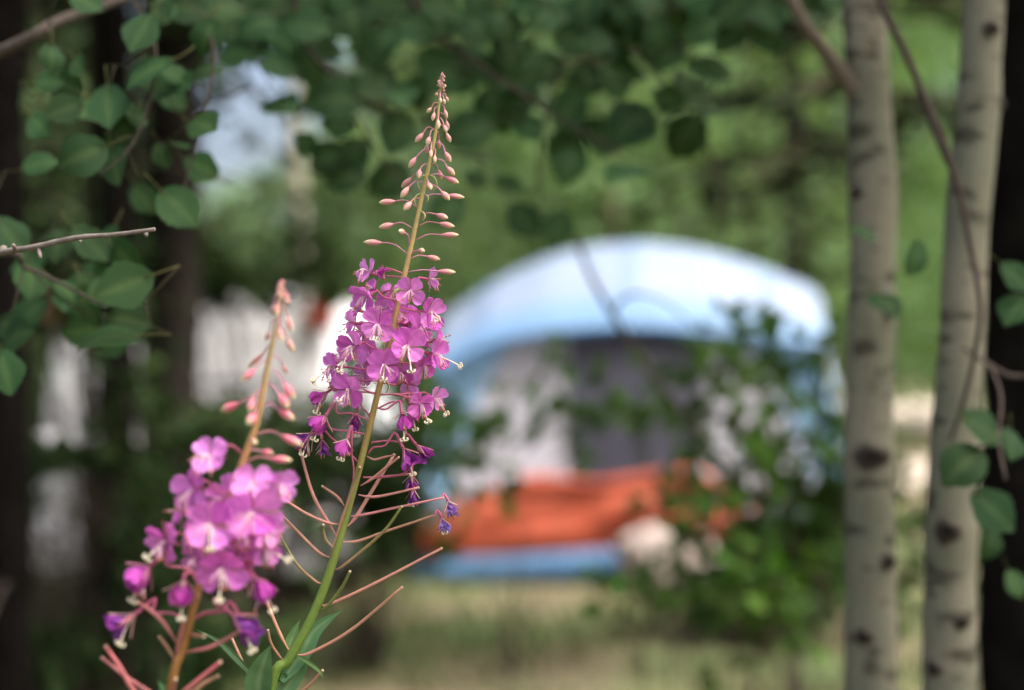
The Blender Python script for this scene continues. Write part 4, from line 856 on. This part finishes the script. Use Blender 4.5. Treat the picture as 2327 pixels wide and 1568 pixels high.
for pts, w_, a, b, dz in [([(965, 508), (890, 480), (700, 300), (535, 10)], 30, lin(180, 130, 110), PG, .006), ([(915, 780), (1000, 745), (1150, 560), (1240, 388)], 34, PG, PG, -.012), ([(945, 722), (1050, 710), (1500, 500), (2152, 158)], 32, PP, PP, 0),
        ([(715, 1218), (850, 1195), (1250, 970), (1757, 545)], 34, PP, PM, .006), ([(645, 1195), (560, 1040), (480, 860), (400, 660), (350, 540)], 34, lin(206, 150, 120), PP, .01), ([(622, 1332), (500, 1180), (450, 1090), (424, 972)], 30, lin(170, 120, 96), PM, -.006),
        ([(500, 1720), (640, 1660), (800, 1550), (968, 1372)], 34, PM, PM, -.004), ([(440, 1790), (330, 1590), (190, 1330), (68, 1058)], 34, PM, PP, .004)]:
    f1.pod(c6, pts, w_, a, b, dz)
LG = (.085, .19, .085)
f1.blade(c6, [(560, 1480), (760, 1200), (900, 960), (1165, 772)], 190, LG, .03, .2)
f1.blade(c6, [(420, 1800), (330, 1560), (370, 1330), (455, 1112)], 270, (.10, .20, .09), -.01, .2)
f1.blade(c6, [(640, 1190), (660, 1060), (745, 862)], 110, (.11, .22, .07), .015, .3)
f1.blade(c6, [(620, 1420), (500, 1420), (600, 1180)], 100, LG, .015, .3)
f1.blade(c6, [(500, 1650), (640, 1500), (760, 1280), (730, 1100)], 180, LG, .02, .3)
f1.blade(c6, [(720, 1225), (830, 1290), (930, 1370), (975, 1450)], 46, (.13, .23, .08), -.01, .3)
f1.blade(c8, [(1750, 1568), (1560, 1370), (1430, 1245), (1280, 1168)], 44, (.10, .2, .10), .0, .3)
random.seed(77)
for k in range(14):            # withered thread-like bracts along the stem
    p = S1[int(rnd(.14, .46) * len(S1))]; s_ = random.choice((-1, 1)); mb = MB(); l = rnd(.006, .013)
    mb.tube(spline([p, p + Vector((s_ * l * .5, -.003, -.002)), p + Vector((s_ * l * .7, -.004, -l * .7)), p + Vector((s_ * l * .45, -.004, -l * 1.2))], 7), [.0005, .0007, .0008, .0008, .0007, .0005, .0002], 4, mixc(lin(196, 186, 140), lin(140, 150, 80), random.random()))
    mb.build('bract', M_STALK, f1.root)

# --- the nearer, softer spike
FB2 = Vector((-.30, 1.0, 0))
f2 = Plant('shorter out-of-focus fireweed with crowded pink flowers and drooping pink buds', .985, None, FB2, 9)
zt2, zb2 = P(0, 640, .985).z, P(0, 1568, .985).z
S2 = stem_build(f2, [(637, 650, 8), (632, 720, 9), (620, 780, 10), (606, 845, 11), (598, 890, 12), (582, 965, 14), (566, 1010, 15), (548, 1060, 16), (522, 1135, 17), (500, 1195, 17), (474, 1265, 18), (452, 1335, 19), (433, 1405, 20), (414, 1478, 21), (388, 1568, 22)], FB2,
           (zt2, zb2, [lin(190, 150, 130), lin(186, 156, 96), lin(190, 150, 96), lin(190, 140, 100), lin(170, 120, 80), lin(150, 108, 60), lin(146, 104, 56)]))
PB = lin(218, 120, 140)
for b in [((945, 440), None, (900, 560), (868, 640), 52, .006), ((1010, 330), None, (1050, 430), (1090, 560), 62, 0), ((985, 420), None, (985, 540), (1000, 640), 62, -.01), ((1000, 520), None, (1050, 620), (1105, 730), 62, .0),
          ((930, 660), None, (850, 740), (710, 865), 58, .012), ((910, 790), (820, 825), (770, 880), (660, 975), 82, -.006), ((925, 760), (980, 785), (1010, 850), (1050, 910), 50, .012), ((935, 880), (985, 930), (1020, 1000), (1110, 1130), 92, 0),
          ((880, 1000), (930, 1020), (985, 1095), (1062, 1212), 96, -.006), ((850, 1185), (910, 1168), (980, 1220), (1112, 1305), 92, -.004), ((845, 1045), (785, 1075), (757, 1130), (735, 1245), 95, -.01), ((815, 1110), (715, 1125), (630, 1165), (480, 1232), 95, .004),
          ((805, 1240), None, (775, 1265), (710, 1345), 105, -.02), ((780, 1430), (900, 1402), (1000, 1440), (1180, 1525), 92, .004), ((740, 1470), None, (752, 1478), (785, 1508), 66, -.014),
          ((960, 250), None, (935, 330), (930, 400), 50, .004), ((1010, 240), None, (1045, 270), (1060, 330), 55, 0), ((975, 280), None, (965, 330), (960, 420), 55, -.008), ((1005, 200), None, (1040, 230), (1052, 280), 50, .004)]:
    f2.bud(c4, *b, PB if b[4] > 80 else lin(212, 148, 140))
for k in range(12):
    a = k * 2.4; y = 130 + k * 11; f2.bud(c4, (998 - k, y - 14), None, (998 + 14 * math.cos(a) - k, y - 8), (998 - k + (22 + k * 1.6) * math.cos(a), y + 18 + k * 2), 34 + k, .006 * math.sin(a), lin(206, 144, 138))
for b in [((900, 130), (960, 95), (1030, 105), (1100, 118), 52, .004), ((908, 185), (1000, 140), (1085, 150), (1212, 160), 56, -.004)]: f2.bud(c5, *b, PB)
FL3 = [((715, 150), 140, (-.15, .35, .75), (905, 120), ((850, 72), (800, 80)), 'light', -.008, None), ((615, 335), 150, (-.3, -.25, .75), (840, 390), ((760, 340),), 'open', 0, None), ((720, 555), 172, (-.05, 0, 1), (770, 560), (), 'open', -.022, (.1, -.8, .5, .9)),
       ((545, 480), 110, (-.8, .1, .15), (780, 500), ((660, 470),), 'open', .012, None), ((970, 320), 150, (.1, .45, .7), (860, 300), (), 'light', -.004, None), ((1125, 310), 125, (.55, -.15, .65), (850, 330), ((980, 290),), 'light', .006, None),
       ((970, 470), 190, (.1, -.15, .95), (800, 470), (), 'open', -.014, None), ((450, 650), 152, (-.45, -.2, .7), (705, 712), ((600, 680),), 'open', 0, (-.6, -.55, .4, 1.0)), ((790, 810), 172, (0, -.25, .9), (700, 760), (), 'open', -.014, (0, -.85, .5, 1.2)),
       ((880, 700), 140, (.1, -.1, -.8), (720, 700), (), 'open', .02, None), ((1030, 690), 130, (.55, -.3, .55), (740, 640), ((880, 660),), 'open', .006, (.85, -.35, .3, 1.4)), ((900, 590), 130, (.2, -.2, .8), (760, 600), (), 'open', .008, None),
       ((850, 330), 110, (-.2, .3, -.6), (850, 340), (), 'light', .02, None), ((780, 400), 120, (-.1, .2, .7), (830, 400), (), 'open', .012, None), ((640, 620), 125, (-.4, 0, .6), (750, 620), (), 'open', .014, None), ((880, 820), 120, (.3, -.2, .6), (690, 780), (), 'open', .012, None), ((1010, 400), 120, (.4, .2, .6), (830, 400), (), 'open', .01, None), ((640, 750), 115, (-.3, -.1, .6), (690, 760), (), 'open', .016, None), ((1040, 600), 120, (.5, -.1, .6), (760, 600), (), 'light', -.002, None), ((1080, 540), 110, (.6, 0, .3), (790, 520), ((940, 530),), 'open', .012, None),
       ((340, 810), 115, (-.6, -.6, .3), (650, 885), ((560, 820), (440, 800)), 'closing', 0, (-.4, -.9, .2, 1.2)), ((550, 890), 110, (0, -.9, .45), (640, 930), ((610, 890),), 'closing', -.01, (0, -.95, .3, 1.3)), ((985, 880), 115, (.5, -.6, .4), (760, 640), ((900, 700), (970, 800)), 'closing', 0, (.5, -.8, .2, 1.2)),
       ((255, 1095), 112, (-.75, -.5, .2), (570, 1140), ((470, 1095), (360, 1090)), 'wilt', 0, (-.4, -.9, .2, 1.0)), ((840, 1100), 120, (.75, -.5, .2), (605, 1140), ((670, 1090), (760, 1075)), 'wilt', -.004, (.5, -.8, .2, 1.2)), ((900, 1130), 105, (.6, -.7, .3), (605, 1135), ((680, 1100), (790, 1085)), 'wilt', .004, None)]
for c, r, fc, at_, mids, kd, dz, stl in FL3: f2.flower(c5, c, r, fc, at_, mids, kd, dz, stl)
RP = lin(186, 116, 114)
for pts, w_, a, b, dz in [([(505, 1275), (420, 1150), (345, 1080), (268, 1028)], 30, RP, RP, 0), ([(500, 1392), (520, 1260), (548, 1140)], 30, RP, RP, -.012), ([(495, 1385), (450, 1310), (400, 1242)], 26, PM, PM, .006), ([(580, 1228), (620, 1232), (672, 1238)], 26, RP, PM, -.014),
        ([(550, 1335), (680, 1312), (780, 1270), (880, 1212)], 30, RP, RP, .004), ([(440, 1660), (320, 1568), (200, 1490), (48, 1370)], 30, RP, RP, .004), ([(400, 1720), (240, 1568), (160, 1430), (70, 1300)], 32, RP, lin(200, 110, 112), -.006),
        ([(480, 1640), (570, 1560), (680, 1470), (772, 1395)], 34, RP, lin(206, 110, 116), -.006), ([(470, 1660), (600, 1580), (680, 1520), (758, 1480)], 30, PM, PM, .008), ([(470, 1600), (490, 1540), (500, 1500)], 28, RP, RP, -.012)]:
    f2.pod(c5, pts, w_ * .85, a, b, dz)
f2.blade(c5, [(470, 1640), (440, 1570), (392, 1508)], 60, (.09, .2, .08), 0, .3)
f2.blade(c5, [(470, 1760), (330, 1720), (240, 1640)], 80, (.09, .2, .08), 0, .3)
